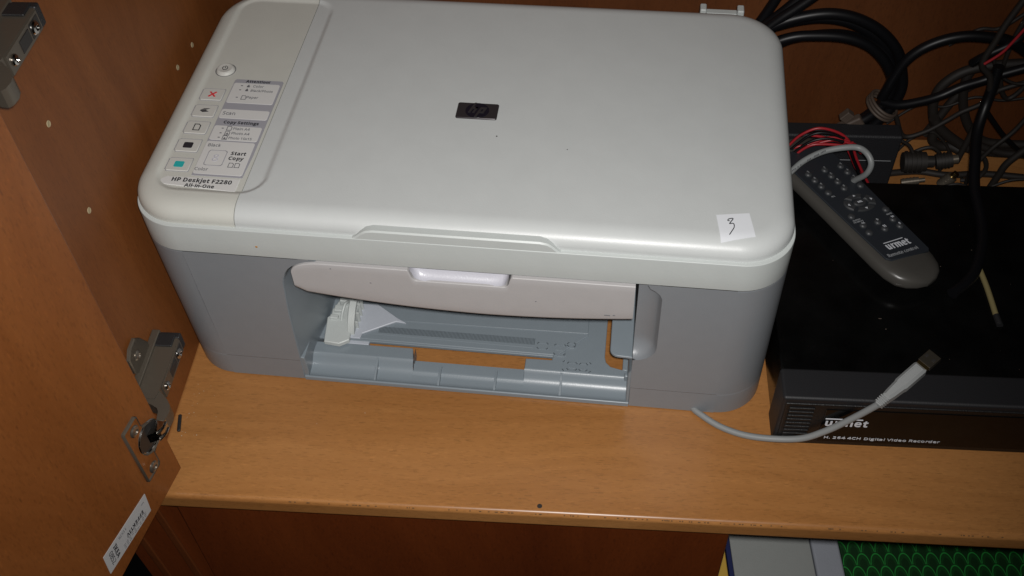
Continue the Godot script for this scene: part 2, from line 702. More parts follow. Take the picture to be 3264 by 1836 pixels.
	M.dust = mat(lin(0.40, 0.31, 0.22), 0.9)
	M.yellow = mat(lin(0.45, 0.28, 0.04), 0.6)
	M.yellow_wire = mat(lin(0.20, 0.165, 0.075), 0.5)
	M.navy = mat(lin(0.01, 0.015, 0.07), 0.5)
	M.card = plastic(lin(0.25, 0.26, 0.25), 0.6, 0.01)
	M.white_card = plastic(lin(0.27, 0.285, 0.32), 0.5, 0.01)
	M.green = mat(Color.WHITE, 0.5)
	M.green.albedo_texture = scale_print()
	M.green.uv1_scale = Vector3(21, 10.5, 1)

# ---------------------------------------------------------------- cabinet
func build_cabinet() -> void:
	var cab := thing("cabinet", "beech veneer cabinet with open left door around the printer shelf", "cabinet")
	var mb := Mb.new()
	mb.rbox(Vector3(-0.2165, -0.0178, -0.305), Vector3(0.78, 0.0, 0.0995), 0.0042, 4)
	var shelf := part("shelf", mb.done(), M.shelf, cab)
	# chips along the worn front edge
	mb = Mb.new()
	for i in 90:
		var x := rng.randf_range(-0.12, 0.38)
		var s := rng.randf_range(0.0003, 0.0008)
		mb.rbox(Vector3(x - s * rng.randf_range(0.8, 1.8), -0.0019 - s, 0.0969), Vector3(x + s, -0.0012 - s * 0.3, 0.0989), 0.0002, 1)
	var chips := part("edge_chips", mb.done(), M.edge, shelf)
	chips.set_meta("kind", "stuff")
	mb = Mb.new()
	mb.lathe([Vector2(0.0, 0.0003), Vector2(0.0015, 0.0003), Vector2(0.0018, 0.0001)], 14, Transform3D(Basis(), Vector3(0.0634, 0, 0.0932)))
	part("peg_hole", mb.done(), M.dark_mark, shelf)
	mb = Mb.new()
	mb.rbox(Vector3(-0.29, -0.7, -0.318), Vector3(0.78, 0.80, -0.305), 0.001, 1)
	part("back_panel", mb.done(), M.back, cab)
	# left side panel, leaning a touch outwards
	var lean := Transform3D(Basis(Vector3.BACK, 0.046), Vector3(-0.2145, 0, 0))
	mb = Mb.new()
	mb.rbox(Vector3(-0.018, -0.019, -0.304), Vector3(0, 0.80, 0.0993), 0.0012, 2)
	var side := part("side_panel", mb.done(), M.panel, cab, lean)
	for p in [Vector2(0.2596, 0.0029), Vector2(0.1927, 0.0074), Vector2(0.1695, -0.1675), Vector2(0.1645, -0.2023)]:
		mb = Mb.new()
		mb.lathe([Vector2(0.0, 0.0002), Vector2(0.0012, 0.0003), Vector2(0.0019, 0.0005), Vector2(0.0022, 0.0001)], 14, Transform3D(Basis(Vector3.BACK, -PI / 2), Vector3(0, p.x, p.y)))
		part("peg_hole_plug", mb.done(), M.pin, side)
	mb = Mb.new()
	mb.rbox(Vector3(-0.045, -0.62, -0.304), Vector3(-0.0010, -0.0192, 0.0975), 0.0010, 1)
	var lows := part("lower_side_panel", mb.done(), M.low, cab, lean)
	for x in [-0.0065, -0.0330]:
		mb = Mb.new()
		mb.rbox(Vector3(x, -0.62, 0.0970), Vector3(x + 0.0062, -0.0195, 0.0995), 0.0012, 2)
		part("edge_strip", mb.done(), M.strip, lows)
	# open door, hinged on the side panel
	var un := Vector3(-0.1907, 0, 0.9816).normalized()
	var inn := Vector3(0.9816, 0, 0.1907).normalized()
	var dx := Transform3D(Basis(un, Vector3.UP, -inn), Vector3(-0.1937, 0.0065, 0.0800))
	mb = Mb.new()
	mb.rbox(Vector3(0, 0, 0), Vector3(0.40, 0.75, 0.0158), 0.0014, 3)
	var door := part("door", mb.done(), M.door, cab, dx)
	build_door_label(door)
	# closed lower door
	mb = Mb.new()
	mb.rbox(Vector3(-0.2060, -0.62, 0.074), Vector3(0.1985, -0.0195, 0.090), 0.0015, 2)
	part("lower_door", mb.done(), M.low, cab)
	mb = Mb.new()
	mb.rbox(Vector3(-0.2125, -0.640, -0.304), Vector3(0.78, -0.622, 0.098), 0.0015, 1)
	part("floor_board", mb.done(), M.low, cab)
	# the two hinges
	build_hinge(cab, 0.0655, 0.0, true, dx)
	build_hinge(cab, 0.3275, -0.0185, false, dx)

func build_door_label(door: Node3D) -> void:
	# on the inner face; right and up of the print as it is stuck on
	var xf := Transform3D(Basis(Vector3(0.9925, 0.122, 0), Vector3(0.122, -0.9925, 0), Vector3(0, 0, -1)), Vector3(0.0655, 0.0225, 0))
	var mb := Mb.new()
	mb.prism(rrect(0, 0, 0.0518, 0.0187, 0.0004, 2), 0.0, 0.00025, 0.0, xf)
	var st := part("adhesive_label", mb.done(), M.label, door)
	st.set_meta("label", "white printed furniture sticker")
	var put := func(txt: String, x: float, y: float, w: float, bold: bool, m: Material) -> void:
		letters(txt, xf * Vector3(x, y, 0.0003), xf.basis.x, xf.basis.y, w, m, st, bold)
	put.call("EFFEKTIV", -0.0085, 0.0012, 0.0205, true, M.ink)
	put.call("NOR", -0.0205, -0.0050, 0.0030, false, M.ink_soft)
	put.call("11576", 0.0045, -0.0060, 0.0088, false, M.ink_soft)
	var side := func(txt: String, x: float, w: float, tall: float, bold: bool) -> void:
		letters(txt, xf * Vector3(x, 0.0, 0.0003), -xf.basis.y * -1.0, -xf.basis.x, w, M.ink, st, bold, "lettering", 0.0002, tall)
	side.call("IKEA", 0.0140, 0.0125, 0.0036, true)
	side.call("0852", 0.0193, 0.0115, 0.0040, false)
	mb = Mb.new()
	for k in 3:
		for i in 9:
			if rng.randf() < 0.8:
				var x := -0.0195 + i * 0.0032
				mb.prism(rrect(x, 0.0042 + k * 0.0016, 0.0026 * rng.randf_range(0.5, 1.0), 0.0005, 0.0001, 1), 0.0001, 0.00035, 0.0, xf)
	var fine := part("small_print", mb.done(), M.ink_soft, st)
	fine.set_meta("kind", "stuff")

func screw_head(mb: Mb, xf: Transform3D, r: float) -> void:
	mb.lathe([Vector2(r, 0), Vector2(r, 0.0006), Vector2(r * 0.8, 0.0014), Vector2(r * 0.45, 0.0018), Vector2(r * 0.3, 0.0009), Vector2(0.0, 0.0008)], 14, xf)

func build_hinge(cab: Node3D, y: float, dz: float, with_cup: bool, dx: Transform3D) -> void:
	var h := Node3D.new()
	h.name = "hinge"
	cab.add_child(h, true)
	h.set_meta("label", "lower door hinge" if with_cup else "upper door hinge")
	# measured from the side panel face: local x off the panel, y up, z towards the door
	var face := -0.2145 - 0.046 * y
	h.transform = Transform3D(Basis(), Vector3(face, y, dz))
	var mb := Mb.new()
	# mounting plate with two wings
	var wing := poly([0.022, -0.006, 0.046, -0.006, 0.050, -0.012, 0.050, -0.026, 0.044, -0.031, 0.034, -0.031, 0.028, -0.024, 0.022, -0.012])
	var mir := PackedVector2Array()
	for p in wing:
		mir.append(Vector2(p.x, -p.y))
	var pl := Transform3D(Basis(Vector3.BACK, Vector3.UP, Vector3.LEFT), Vector3(0.0026, 0, 0))
	for w in [wing, mir]:
		mb.prism(w, 0.0024, 0.0, 0.0008, pl)
	mb.rbox(Vector3(0.0, -0.0085, 0.008), Vector3(0.006, 0.0085, 0.062), 0.001, 2)
	var plate := part("mounting_plate", mb.done(), M.steel, h)
	for s in [-1.0, 1.0]:
		mb = Mb.new()
		screw_head(mb, Transform3D(Basis(Vector3.BACK, -PI / 2), Vector3(0.0024, s * 0.0195, 0.040)), 0.0040)
		part("screw", mb.done(), M.nickel, plate)
	# channel shaped arm: two cheeks and a top
	mb = Mb.new()
	mb.prism(poly([0.014, 0.0045, 0.050, 0.0045, 0.058, 0.006, 0.066, 0.0098, 0.066, 0.0185, 0.058, 0.0200, 0.014, 0.0205]), -0.0064, 0.0064, 0.0, Transform3D(Basis(Vector3.BACK, Vector3.RIGHT, Vector3.DOWN), Vector3.ZERO))
	mb.prism(poly([0.0148, 0.0202, 0.056, 0.0202, 0.056, 0.0212, 0.0148, 0.0212]), -0.0058, 0.0058, 0.0, Transform3D(Basis(Vector3.BACK, Vector3.RIGHT, Vector3.DOWN), Vector3.ZERO))
	# curved neck towards the door
	mb.prism(poly([0.0655, 0.0100, 0.0690, 0.0140, 0.0708, 0.0185, 0.0730, 0.0222, 0.0755, 0.0236, 0.0820, 0.0245, 0.0825, 0.0290, 0.0800, 0.0308, 0.0750, 0.0315, 0.0700, 0.0302, 0.0655, 0.0270, 0.0615, 0.0225, 0.0590, 0.0200, 0.0640, 0.0150]), -0.0056, 0.0056, 0.0006, Transform3D(Basis(Vector3.BACK, Vector3.RIGHT, Vector3.DOWN), Vector3.ZERO))
	var arm := part("arm", mb.done(), M.steel, h)
	mb = Mb.new()
	mb.rbox(Vector3(0.0210, -0.0038, 0.0285), Vector3(0.0216, 0.0038, 0.0405), 0.0008, 1)
	mb.rbox(Vector3(0.0210, -0.0044, 0.0160), Vector3(0.0215, 0.0044, 0.0270), 0.0008, 1)
	part("slot", mb.done(), M.steel_dark, arm)
	for z in [0.0225, 0.0505]:
		mb = Mb.new()
		screw_head(mb, Transform3D(Basis(Vector3.BACK, -PI / 2), Vector3(0.0213, 0, z)), 0.0040 if z < 0.03 else 0.0033)
		part("screw", mb.done(), M.chrome, arm)
	mb = Mb.new()
	mb.rbox(Vector3(0.006, -0.0062, 0.009), Vector3(0.0212, 0.0072, 0.0142), 0.0012, 2)
	mb.rbox(Vector3(0.004, 0.0062, 0.011), Vector3(0.018, 0.0078, 0.022), 0.0007, 2)
	part("end_clip", mb.done(), M.black_plastic, h)
	if not with_cup:
		return
	# cup and its plate on the door's inner face (door axes: x along the door, y up, -z out of the face)
	var up := Transform3D(Basis(Vector3.RIGHT, Vector3.UP, Vector3.FORWARD), Vector3(0.0210, 0.0615, 0))
	var q := dx
	var inv := h.transform.affine_inverse()
	mb = Mb.new()
	# plate outline with a bite where the cup is
	var pts := PackedVector2Array()
	pts.append(Vector2(0.0115, 0.0275))
	pts.append(Vector2(0.0105, 0.0290))
	pts.append(Vector2(-0.0035, 0.0290))
	pts.append(Vector2(-0.0055, 0.0265))
	pts.append(Vector2(-0.0055, 0.0150))
	for i in 13:
		var an := PI * 0.72 - PI * 1.44 * i / 12.0
		pts.append(Vector2(-0.0075 + 0.0118 * cos(an), 0.0118 * sin(an)))
	pts.append(Vector2(-0.0055, -0.0150))
	pts.append(Vector2(-0.0055, -0.0265))
	pts.append(Vector2(-0.0035, -0.0290))
	pts.append(Vector2(0.0105, -0.0290))
	pts.append(Vector2(0.0115, -0.0275))
	mb.prism(pts, -0.0002, 0.0022, 0.0009, up)
	part("cup_plate", mb.done(), M.steel, h, inv * q)
	mb = Mb.new()
	var cupx := up * Transform3D(Basis(Vector3.RIGHT, PI / 2), Vector3(-0.0075, 0, 0))
	mb.lathe([Vector2(0.0122, 0.0006), Vector2(0.0116, 0.0014), Vector2(0.0110, 0.0009), Vector2(0.0109, 0.0003)], 28, cupx)
	part("cup", mb.done(), M.chrome, h, inv * q)
	mb = Mb.new()
	mb.lathe([Vector2(0.0110, 0.0004), Vector2(0.0, 0.0003)], 24, cupx)
	part("cup_hollow", mb.done(), M.steel_dark, h, inv * q)
	for s in [-1.0, 1.0]:
		mb = Mb.new()
		screw_head(mb, up * Transform3D(Basis(Vector3.RIGHT, PI / 2), Vector3(0.0025, s * 0.0215, 0.0022)), 0.0044)
		part("screw", mb.done(), M.nickel, h, inv * q)
	# bright link from the neck into the cup
	mb = Mb.new()
	mb.prism(poly([0.0812, 0.0302, 0.0868, 0.0296, 0.0915, 0.0268, 0.0945, 0.0215, 0.0915, 0.0200, 0.0880, 0.0238, 0.0812, 0.0250]), -0.0050, 0.0050, 0.0010, Transform3D(Basis(Vector3.BACK, Vector3.RIGHT, Vector3.DOWN), Vector3.ZERO))
	part("link", mb.done(), M.chrome, h)
	mb = Mb.new()
	for oy in [-0.0040, 0.0028]:
		mb.tube([Vector3(0.0303, oy, 0.0818), Vector3(0.0299, oy, 0.0868), Vector3(0.0271, oy, 0.0917)], 0.0009, 8, 3)
	part("link_rim", mb.done(), M.chrome, h)

# ---------------------------------------------------------------- printer
func build_printer() -> void:
	var yaw := Transform3D(Basis(Vector3.UP, -0.0504), Vector3(0.0012, 0, 0))
	var pr := thing("printer", "white and grey flatbed printer with its lid closed on the shelf", "printer", yaw)
	var mb := Mb.new()
	# grey body above and foot below the seam
	shell(mb, [0.0236, 0.0238, 0.05, 0.09, 0.137, 0.1384], [0.0002, 0.0, 0.0, 0.0, 0.0, 0.0003], false)
	flat_front(mb, poly([-0.1845, 0.0237, -0.1233, 0.0237, -0.1217, 0.08, -0.1193, 0.1134, -0.1175, 0.1192, -0.1155, 0.1241, -0.1128, 0.1283, -0.1094, 0.1314, -0.1045, 0.1344, -0.0988, 0.1366, -0.0930, 0.1376, -0.0930, 0.13855, -0.1845, 0.13855]))
	var right := poly([0.1236, 0.0237, 0.1862, 0.0237, 0.1862, 0.13855, 0.1290, 0.13855, 0.1310, 0.1346, 0.1345, 0.1322, 0.1375, 0.1290, 0.1392, 0.1250])
	for i in 11:
		var an := PI / 2 * i / 10.0
		right.append(Vector2(0.1236 + 0.0158 * cos(an), 0.0730 - 0.0158 * sin(an)))
	flat_front(mb, right)
	part("body", mb.done(), M.body, pr)
	mb = Mb.new()
	shell(mb, [0.0006, 0.0016, 0.0233, 0.0235], [0.0012, 0.0, 0.0, 0.0002], false)
	flat_front(mb, poly([-0.1845, 0.0010, -0.1240, 0.0010, -0.1233, 0.0235, -0.1845, 0.0235]))
	flat_front(mb, poly([0.1238, 0.0010, 0.1862, 0.0010, 0.1862, 0.0235, 0.1238, 0.0235]))
	part("foot", mb.done(), M.body, pr)
	# finger scoop beside the flap
	mb = Mb.new()
	var rows := []
	for i in 25:
		var row := PackedVector3Array()
		var f := i / 24.0
		for j in 11:
			var g := j / 10.0
			var y: float
			var w := 0.0158
			if f < 0.36:
				var k := 1.0 - f / 0.36
				y = 0.0730 - 0.0158 * sin(k * PI / 2)
				w = 0.0158 * cos(k * PI / 2)
			else:
				y = lerpf(0.0730, 0.1384, (f - 0.36) / 0.64)
				if y > 0.125:
					w = 0.0158 * sqrt(maxf(0.0, 1.0 - pow((y - 0.125) / 0.0150, 2.0)))
			var x := 0.1236 + w * (1.0 - g)
			var rho := (1.0 - g) * w / 0.0158
			var ry := clampf((0.0730 - y) / 0.0158, 0.0, 1.0)
			var dd := sqrt(maxf(0.0, 1.0 - minf(1.0, rho * rho + ry * ry)))
			row.append(Vector3(x, y, -0.0115 * dd))
		rows.append(row)
	mb.smooth(rows, -1.0)
	part("finger_scoop", mb.done(), M.body, pr)
	# walls of the paper opening
	mb = Mb.new()
	var edge := poly([-0.1240, 0.0010, -0.1233, 0.0242, -0.1217, 0.08, -0.1193, 0.1134, -0.1175, 0.1192, -0.1155, 0.1241, -0.1128, 0.1283, -0.1094, 0.1314, -0.1045, 0.1344, -0.0988, 0.1366, -0.0930, 0.1376])
	rows = []
	for z in [0.0, -0.0012, -0.05, -0.125]:
		var row := PackedVector3Array()
		for p in edge:
			var fx := p.x + (0.0010 if z < -0.0005 else 0.0) + (0.007 if z < -0.02 else 0.0) + (0.004 if z < -0.1 else 0.0)
			row.append(Vector3(fx, p.y - (0.0008 if z < -0.0005 and p.x > -0.115 else 0.0), z))
		rows.append(row)
	mb.smooth(rows, 1.0)
	part("opening_wall", mb.done(), M.tray, pr)
	mb = Mb.new()
	mb.face(Vector3(0.1236, 0.001, 0), Vector3(0.1236, 0.0572, 0), Vector3(0.1222, 0.0572, -0.125), Vector3(0.1222, 0.001, -0.125), Vector3.LEFT)
	mb.face(Vector3(0.1236, 0.0572, -0.0115), Vector3(0.1236, 0.1384, -0.0115), Vector3(0.1222, 0.1384, -0.125), Vector3(0.1222, 0.0572, -0.125), Vector3.LEFT)
	mb.face(Vector3(-0.125, 0.1378, -0.001), Vector3(0.1236, 0.1378, -0.001), Vector3(0.1236, 0.1378, -0.125), Vector3(-0.125, 0.1378, -0.125), Vector3.DOWN)
	mb.face(Vector3(-0.125, 0.0, -0.125), Vector3(0.1236, 0.0, -0.125), Vector3(0.1236, 0.1378, -0.125), Vector3(-0.125, 0.1378, -0.125), Vector3.BACK)
	mb.rbox(Vector3(-0.11, 0.100, -0.120), Vector3(0.1215, 0.136, -0.050), 0.004, 2)
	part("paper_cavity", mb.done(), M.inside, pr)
	build_tray(pr)
	build_flap(pr)
	# white scanner bed
	mb = Mb.new()
	shell(mb, [0.1386, 0.1391, 0.1500, 0.1622, 0.1630, 0.1632], [0.0010, 0.0, 0.0, 0.0, 0.0005, 0.0060], true)
	var cap := PackedVector2Array()
	for p in ring(-0.2185, 0.2202, 0.0, -0.250, 0.034, 0.030, 0.0058, 0.01):
		cap.append(p)
	cap.remove_at(cap.size() - 1)
	var idx := Geometry2D.triangulate_polygon(cap)
	for y in [0.1631, 0.1387]:
		for i in range(0, idx.size(), 3):
			mb.tri(Vector3(cap[idx[i]].x, y, cap[idx[i]].y), Vector3(cap[idx[i + 1]].x, y, cap[idx[i + 1]].y), Vector3(cap[idx[i + 2]].x, y, cap[idx[i + 2]].y), Vector3.UP if y > 0.15 else Vector3.DOWN, Vector3.UP if y > 0.15 else Vector3.DOWN, Vector3.UP if y > 0.15 else Vector3.DOWN)
	# lip that rises in front of the lid where it is lifted
	var lip := poly([-0.0640, 0.1626, 0.0728, 0.1626, 0.0700, 0.1648, 0.0672, 0.1680, 0.0640, 0.1702, 0.0590, 0.1712, -0.0490, 0.1712, -0.0540, 0.1702, -0.0575, 0.1678, -0.0605, 0.1648])
	mb.prism(lip, -0.0090, 0.0002, 0.0010)
	var bed := part("scanner_bed", mb.done(), M.bed, pr)
	mb = Mb.new()
	mb.lathe([Vector2(0.0009, 0.0), Vector2(0.0008, 0.00025), Vector2(0.0, 0.0004)], 10, Transform3D(Basis(Vector3.RIGHT, PI / 2), Vector3(-0.1300, 0.1485, 0.0001)))
	part("stain", mb.done(), M.stain, bed)
	# lid and control panel: one slab cut along the joint
	var slab := lid_slab()
	var lid := clip_x(slab, GAP + SLIT, 1.0)
	var cp := clip_x(slab, GAP - SLIT, -1.0)
	for e in [[lid, GAP + SLIT, Vector3.LEFT], [cp, GAP - SLIT, Vector3.RIGHT]]:
		var z := LID_B
		while z < LID_F:
			var z1 := minf(z + 0.002, LID_F)
			var ya := lid_h(e[1], z, maxf(lid_dist(e[1], z), 0.0))
			var yb := lid_h(e[1], z1, maxf(lid_dist(e[1], z1), 0.0))
			e[0].face(Vector3(e[1], LID_Y - 0.001, z), Vector3(e[1], LID_Y - 0.001, z1), Vector3(e[1], yb, z1), Vector3(e[1], ya, z), e[2])
			z += 0.002
	var lid_o := part("lid", lid.done(), M.lid, pr)
	var cp_o := part("control_panel", cp.done(), M.panel_white, pr)
	build_badge(pr)
	build_number_sticker(pr)
	build_controls(pr, cp_o)
	mb = Mb.new()
	mb.lathe([Vector2(0.0006, 0.0), Vector2(0.0005, 0.0002), Vector2(0.0, 0.0003)], 8, Transform3D(Basis(), Vector3(0.0196, TOP, -0.0932)))
	part("speck", mb.done(), M.dark_mark, lid_o)
	mb = Mb.new()
	mb.lathe([Vector2(0.0004, 0.0), Vector2(0.0003, 0.0002), Vector2(0.0, 0.0003)], 8, Transform3D(Basis(), Vector3(0.0690, TOP, -0.0840)))
	part("speck", mb.done(), M.dark_mark, lid_o)
	# rear paper support seen behind the lid
	mb = Mb.new()
	mb.rbox(Vector3(0.1575, 0.120, -0.271), Vector3(0.1625, 0.1690, -0.262), 0.0012, 2)
	mb.rbox(Vector3(0.1862, 0.120, -0.271), Vector3(0.1915, 0.1690, -0.262), 0.0012, 2)
	mb.rbox(Vector3(0.1625, 0.120, -0.269), Vector3(0.1862, 0.1655, -0.263), 0.0008, 2)
	part("rear_bracket", mb.done(), M.guide, pr)

func slab_top(mb: Mb, pts: Array, y0: float, y1: float, ch := 0.0004) -> void:
	# plan polygon given as (x, z)
	var q := PackedVector2Array()
	for i in range(0, pts.size(), 2):
		q.append(Vector2(pts[i], -pts[i + 1]))
	mb.prism(q, y0, y1, ch, on_top(0.0))

func build_tray(pr: Node3D) -> void:
	var mb := Mb.new()
	# plate behind the long slot, bridge on its right, blocks in front of it
	slab_top(mb, [-0.1215, -0.0322, 0.0640, -0.0312, 0.0640, -0.0282, 0.0440, -0.0277, 0.0440, -0.0180, 0.1222, -0.0180, 0.1222, -0.0236, 0.1170, -0.0242, 0.1085, -0.0262, 0.1048, -0.0300, 0.1036, -0.0350, 0.1036, -0.1200, -0.1215, -0.1200], 0.0095, 0.0120)
	slab_top(mb, [-0.1215, -0.0282, -0.0440, -0.0287, -0.0432, -0.0270, -0.0415, -0.0180, -0.1215, -0.0180], 0.0060, 0.0120)
	slab_top(mb, [0.1175, -0.0240, 0.1222, -0.0240, 0.1222, -0.1200, 0.1175, -0.1200], 0.0095, 0.0119)
	# raised sheet with its cut corner
	slab_top(mb, [-0.1150, -0.0335, 0.0640, -0.0322, 0.0650, -0.0300, 0.0895, -0.0532, 0.0885, -0.1195, -0.1150, -0.1195], 0.0120, 0.0131, 0.0005)
	# trough at the front
	var prof := [[-0.0182, 0.0119], [-0.0172, 0.0116], [-0.0155, 0.0095], [-0.0138, 0.0068], [-0.0115, 0.0048], [-0.0085, 0.0035], [-0.0050, 0.0030], [-0.0024, 0.0031], [-0.0014, 0.0042], [-0.0006, 0.0048], [0.0004, 0.0046], [0.0008, 0.0038], [0.0008, 0.0008]]
	for seg in [[-0.1230, -0.0415], [0.0440, 0.1234]]:
		var rows := []
		for p in prof:
			rows.append(PackedVector3Array([Vector3(seg[0], p[1], p[0]), Vector3(seg[1], p[1], p[0])]))
		mb.smooth(rows, 1.0)
	# the lowered middle
	var low := [[-0.0215, 0.0058], [-0.0130, 0.0058], [-0.0115, 0.0050], [-0.0100, 0.0040], [-0.0085, 0.0035], [-0.0050, 0.0030], [-0.0024, 0.0031], [-0.0014, 0.0042], [-0.0006, 0.0048], [0.0004, 0.0046], [0.0008, 0.0038], [0.0008, 0.0008]]
	var rows2 := []
	for p in low:
		rows2.append(PackedVector3Array([Vector3(-0.0415, p[1], p[0]), Vector3(0.0440, p[1], p[0])]))
	mb.smooth(rows2, 1.0)
	mb.face(Vector3(-0.0415, 0.0119, -0.0180), Vector3(-0.0415, 0.0040, -0.0180), Vector3(-0.0405, 0.0040, -0.0110), Vector3(-0.0415, 0.0080, -0.0148), Vector3.RIGHT)
	mb.face(Vector3(0.0440, 0.0119, -0.0180), Vector3(0.0440, 0.0040, -0.0180), Vector3(0.0436, 0.0040, -0.0110), Vector3(0.0440, 0.0080, -0.0148), Vector3.LEFT)
	mb.face(Vector3(-0.0415, 0.0119, -0.0285), Vector3(-0.0415, 0.0020, -0.0285), Vector3(-0.0405, 0.0020, -0.0180), Vector3(-0.0415, 0.0119, -0.0180), Vector3.RIGHT)
	# corner gussets left and right
	mb.prism(poly([-0.1236, 0.001, -0.1205, 0.001, -0.1195, 0.012, -0.1200, 0.026, -0.1236, 0.028]), -0.030, -0.0006, 0.0006)
	mb.prism(poly([0.1238, 0.001, 0.1218, 0.001, 0.1212, 0.012, 0.1216, 0.040, 0.1238, 0.044]), -0.060, -0.0006, 0.0005)
	mb.rbox(Vector3(0.1190, 0.010, -0.0190), Vector3(0.1236, 0.0165, -0.0150), 0.0012, 2)
	var tray := part("paper_tray", mb.done(), M.tray, pr)
	for x in [-0.0690, -0.0200, 0.0228, 0.0722]:
		mb = Mb.new()
		var q := PackedVector2Array()
		for p in [[-0.0172, 0.0119], [-0.0160, 0.0116], [-0.0125, 0.0100], [-0.0085, 0.0080], [-0.0040, 0.0062], [-0.0012, 0.0050], [-0.0012, 0.0020], [-0.0172, 0.0020]]:
			var y: float = p[1]
			if x > -0.03 and x < 0.04:
				y = minf(y, 0.0078)
			q.append(Vector2(p[0], y))
		mb.prism(q, -0.0008, 0.0008, 0.0, Transform3D(Basis(Vector3.BACK, Vector3.UP, Vector3.LEFT), Vector3(x, 0, 0)))
		part("rib", mb.done(), M.tray, tray)
	# ridge lines and raised marks
	mb = Mb.new()
	slab_top(mb, [-0.0570, -0.0530, 0.0895, -0.0548, 0.0895, -0.0555, -0.0570, -0.0537], 0.0128, 0.0138, 0.0002)
	slab_top(mb, [-0.0800, -0.0385, 0.0490, -0.0372, 0.0490, -0.0376, -0.0800, -0.0389], 0.0128, 0.0134, 0.0001)
	part("ridge", mb.done(), M.tray, tray)
	mb = Mb.new()
	for r in [[0.0555, -0.0398, 0.0080, 0.0058], [0.0690, -0.0375, 0.0085, 0.0095], [0.0830, -0.0235, 0.0210, 0.0088], [0.0795, -0.0236, 0.0072, 0.0068], [0.0880, -0.0235, 0.0060, 0.0066], [0.0775, -0.0430, 0.0060, 0.0034]]:
		outline(mb, rrect(r[0], -r[1], r[2], r[3], 0.0008, 1), 0.0007, 0.0118, 0.0136 if r[1] < -0.03 else 0.0124, on_top(0.0))
	for tr in [[0.0690, -0.0395, 0.003], [0.0795, -0.0240, 0.0022], [0.0880, -0.0232, 0.0022]]:
		mb.prism(PackedVector2Array([Vector2(tr[0] - tr[2], -tr[1] - tr[2] * 0.8), Vector2(tr[0] + tr[2], -tr[1] - tr[2] * 0.8), Vector2(tr[0], -tr[1] + tr[2])]), 0.0118, 0.0139 if tr[1] < -0.03 else 0.0128, 0.0, on_top(0.0))
	part("moulded_mark", mb.done(), M.tray, tray)
	mb = Mb.new()
	for i in 118:
		var x := -0.0730 + i * 0.00104
		mb.rbox(Vector3(x, 0.0128, -0.0462), Vector3(x + 0.0005, 0.0137, -0.0402), 0.0001, 1)
	var rack := part("ratchet_teeth", mb.done(), M.inside, tray)
	rack.set_meta("kind", "stuff")
	# ledge of the right wall above the side slot
	mb = Mb.new()
	var lg := PackedVector2Array([Vector2(0.1234, 0.004), Vector2(0.1140, 0.0045)])
	for i in 7:
		var an := PI / 2 * i / 6.0
		lg.append(Vector2(0.1135 - 0.0060 * sin(an), 0.0105 - 0.0060 * cos(an)))
	lg.append(Vector2(0.1070, 0.075))
	lg.append(Vector2(0.1234, 0.075))
	mb.prism(lg, 0.0530, 0.0550, 0.0005, on_top(0.0))
	part("side_ledge", mb.done(), M.tray, pr)
	# white paper width guide
	var g := Node3D.new()
	g.name = "paper_guide"
	pr.add_child(g, true)
	mb = Mb.new()
	slab_top(mb, [-0.1040, -0.0660, -0.0785, -0.0672, -0.0600, -0.0545, -0.0530, -0.0505, -0.0610, -0.0512, -0.0850, -0.0372, -0.0858, -0.0322, -0.0970, -0.0322], 0.0135, 0.0150, 0.0004)
	slab_top(mb, [-0.0990, -0.0318, -0.0785, -0.0318, -0.0785, -0.0285, -0.0990, -0.0285], 0.0085, 0.0122, 0.0004)
	part("fan_plate", mb.done(), M.fan, g)
	mb = Mb.new()
	slab_top(mb, [-0.1125, -0.0268, -0.1120, -0.0245, -0.1000, -0.0232, -0.0930, -0.0278, -0.0940, -0.0420, -0.0945, -0.0650, -0.1090, -0.0680, -0.1110, -0.0610, -0.1130, -0.0560, -0.1125, -0.0510, -0.1150, -0.0480, -0.1142, -0.0420], 0.0140, 0.0178, 0.0006)
	mb.rbox(Vector3(-0.1105, 0.0170, -0.0585), Vector3(-0.1030, 0.0215, -0.0525), 0.0008, 2)
	mb.rbox(Vector3(-0.1125, 0.0170, -0.0500), Vector3(-0.1060, 0.0200, -0.0460), 0.0008, 2)
	mb.rbox(Vector3(-0.1075, 0.0170, -0.0655), Vector3(-0.0980, 0.0240, -0.0605), 0.0010, 2)
	mb.tube([Vector3(-0.1035, 0.0165, -0.0460), Vector3(-0.1025, 0.0225, -0.0500), Vector3(-0.1012, 0.0260, -0.0560), Vector3(-0.0998, 0.0230, -0.0610)], 0.0011, 8, 5)
	part("release_lever", mb.done(), M.guide, g)
	# upright fin along the paper edge
	mb = Mb.new()
	var fin := poly([-0.0345, 0.0140, -0.0350, 0.0180, -0.0400, 0.0245, -0.0480, 0.0305, -0.0570, 0.0335, -0.0680, 0.0345, -0.0680, 0.0310, -0.0580, 0.0298, -0.0500, 0.0265, -0.0440, 0.0210, -0.0410, 0.0140])
	mb.prism(fin, -0.0028, 0.0028, 0.0005, Transform3D(Basis(Vector3.BACK, Vector3.UP, Vector3.LEFT), Vector3(-0.0935, 0, 0)))
	for k in 4:
		var z := -0.0420 - k * 0.0062
		var y := 0.0165 + k * 0.0035
		mb.rbox(Vector3(-0.0908, 0.0135, z - 0.0006), Vector3(-0.0885, y + 0.006, z + 0.0006), 0.0003, 1)
	mb.prism(poly([-0.0380, 0.0140, -0.0420, 0.0185, -0.0500, 0.0245, -0.0600, 0.0275, -0.0680, 0.0280, -0.0680, 0.0140]), -0.0004, 0.0004, 0.0, Transform3D(Basis(Vector3.BACK, Vector3.UP, Vector3.LEFT), Vector3(-0.0912, 0, 0)))
	part("guide_fin", mb.done(), M.guide, g)

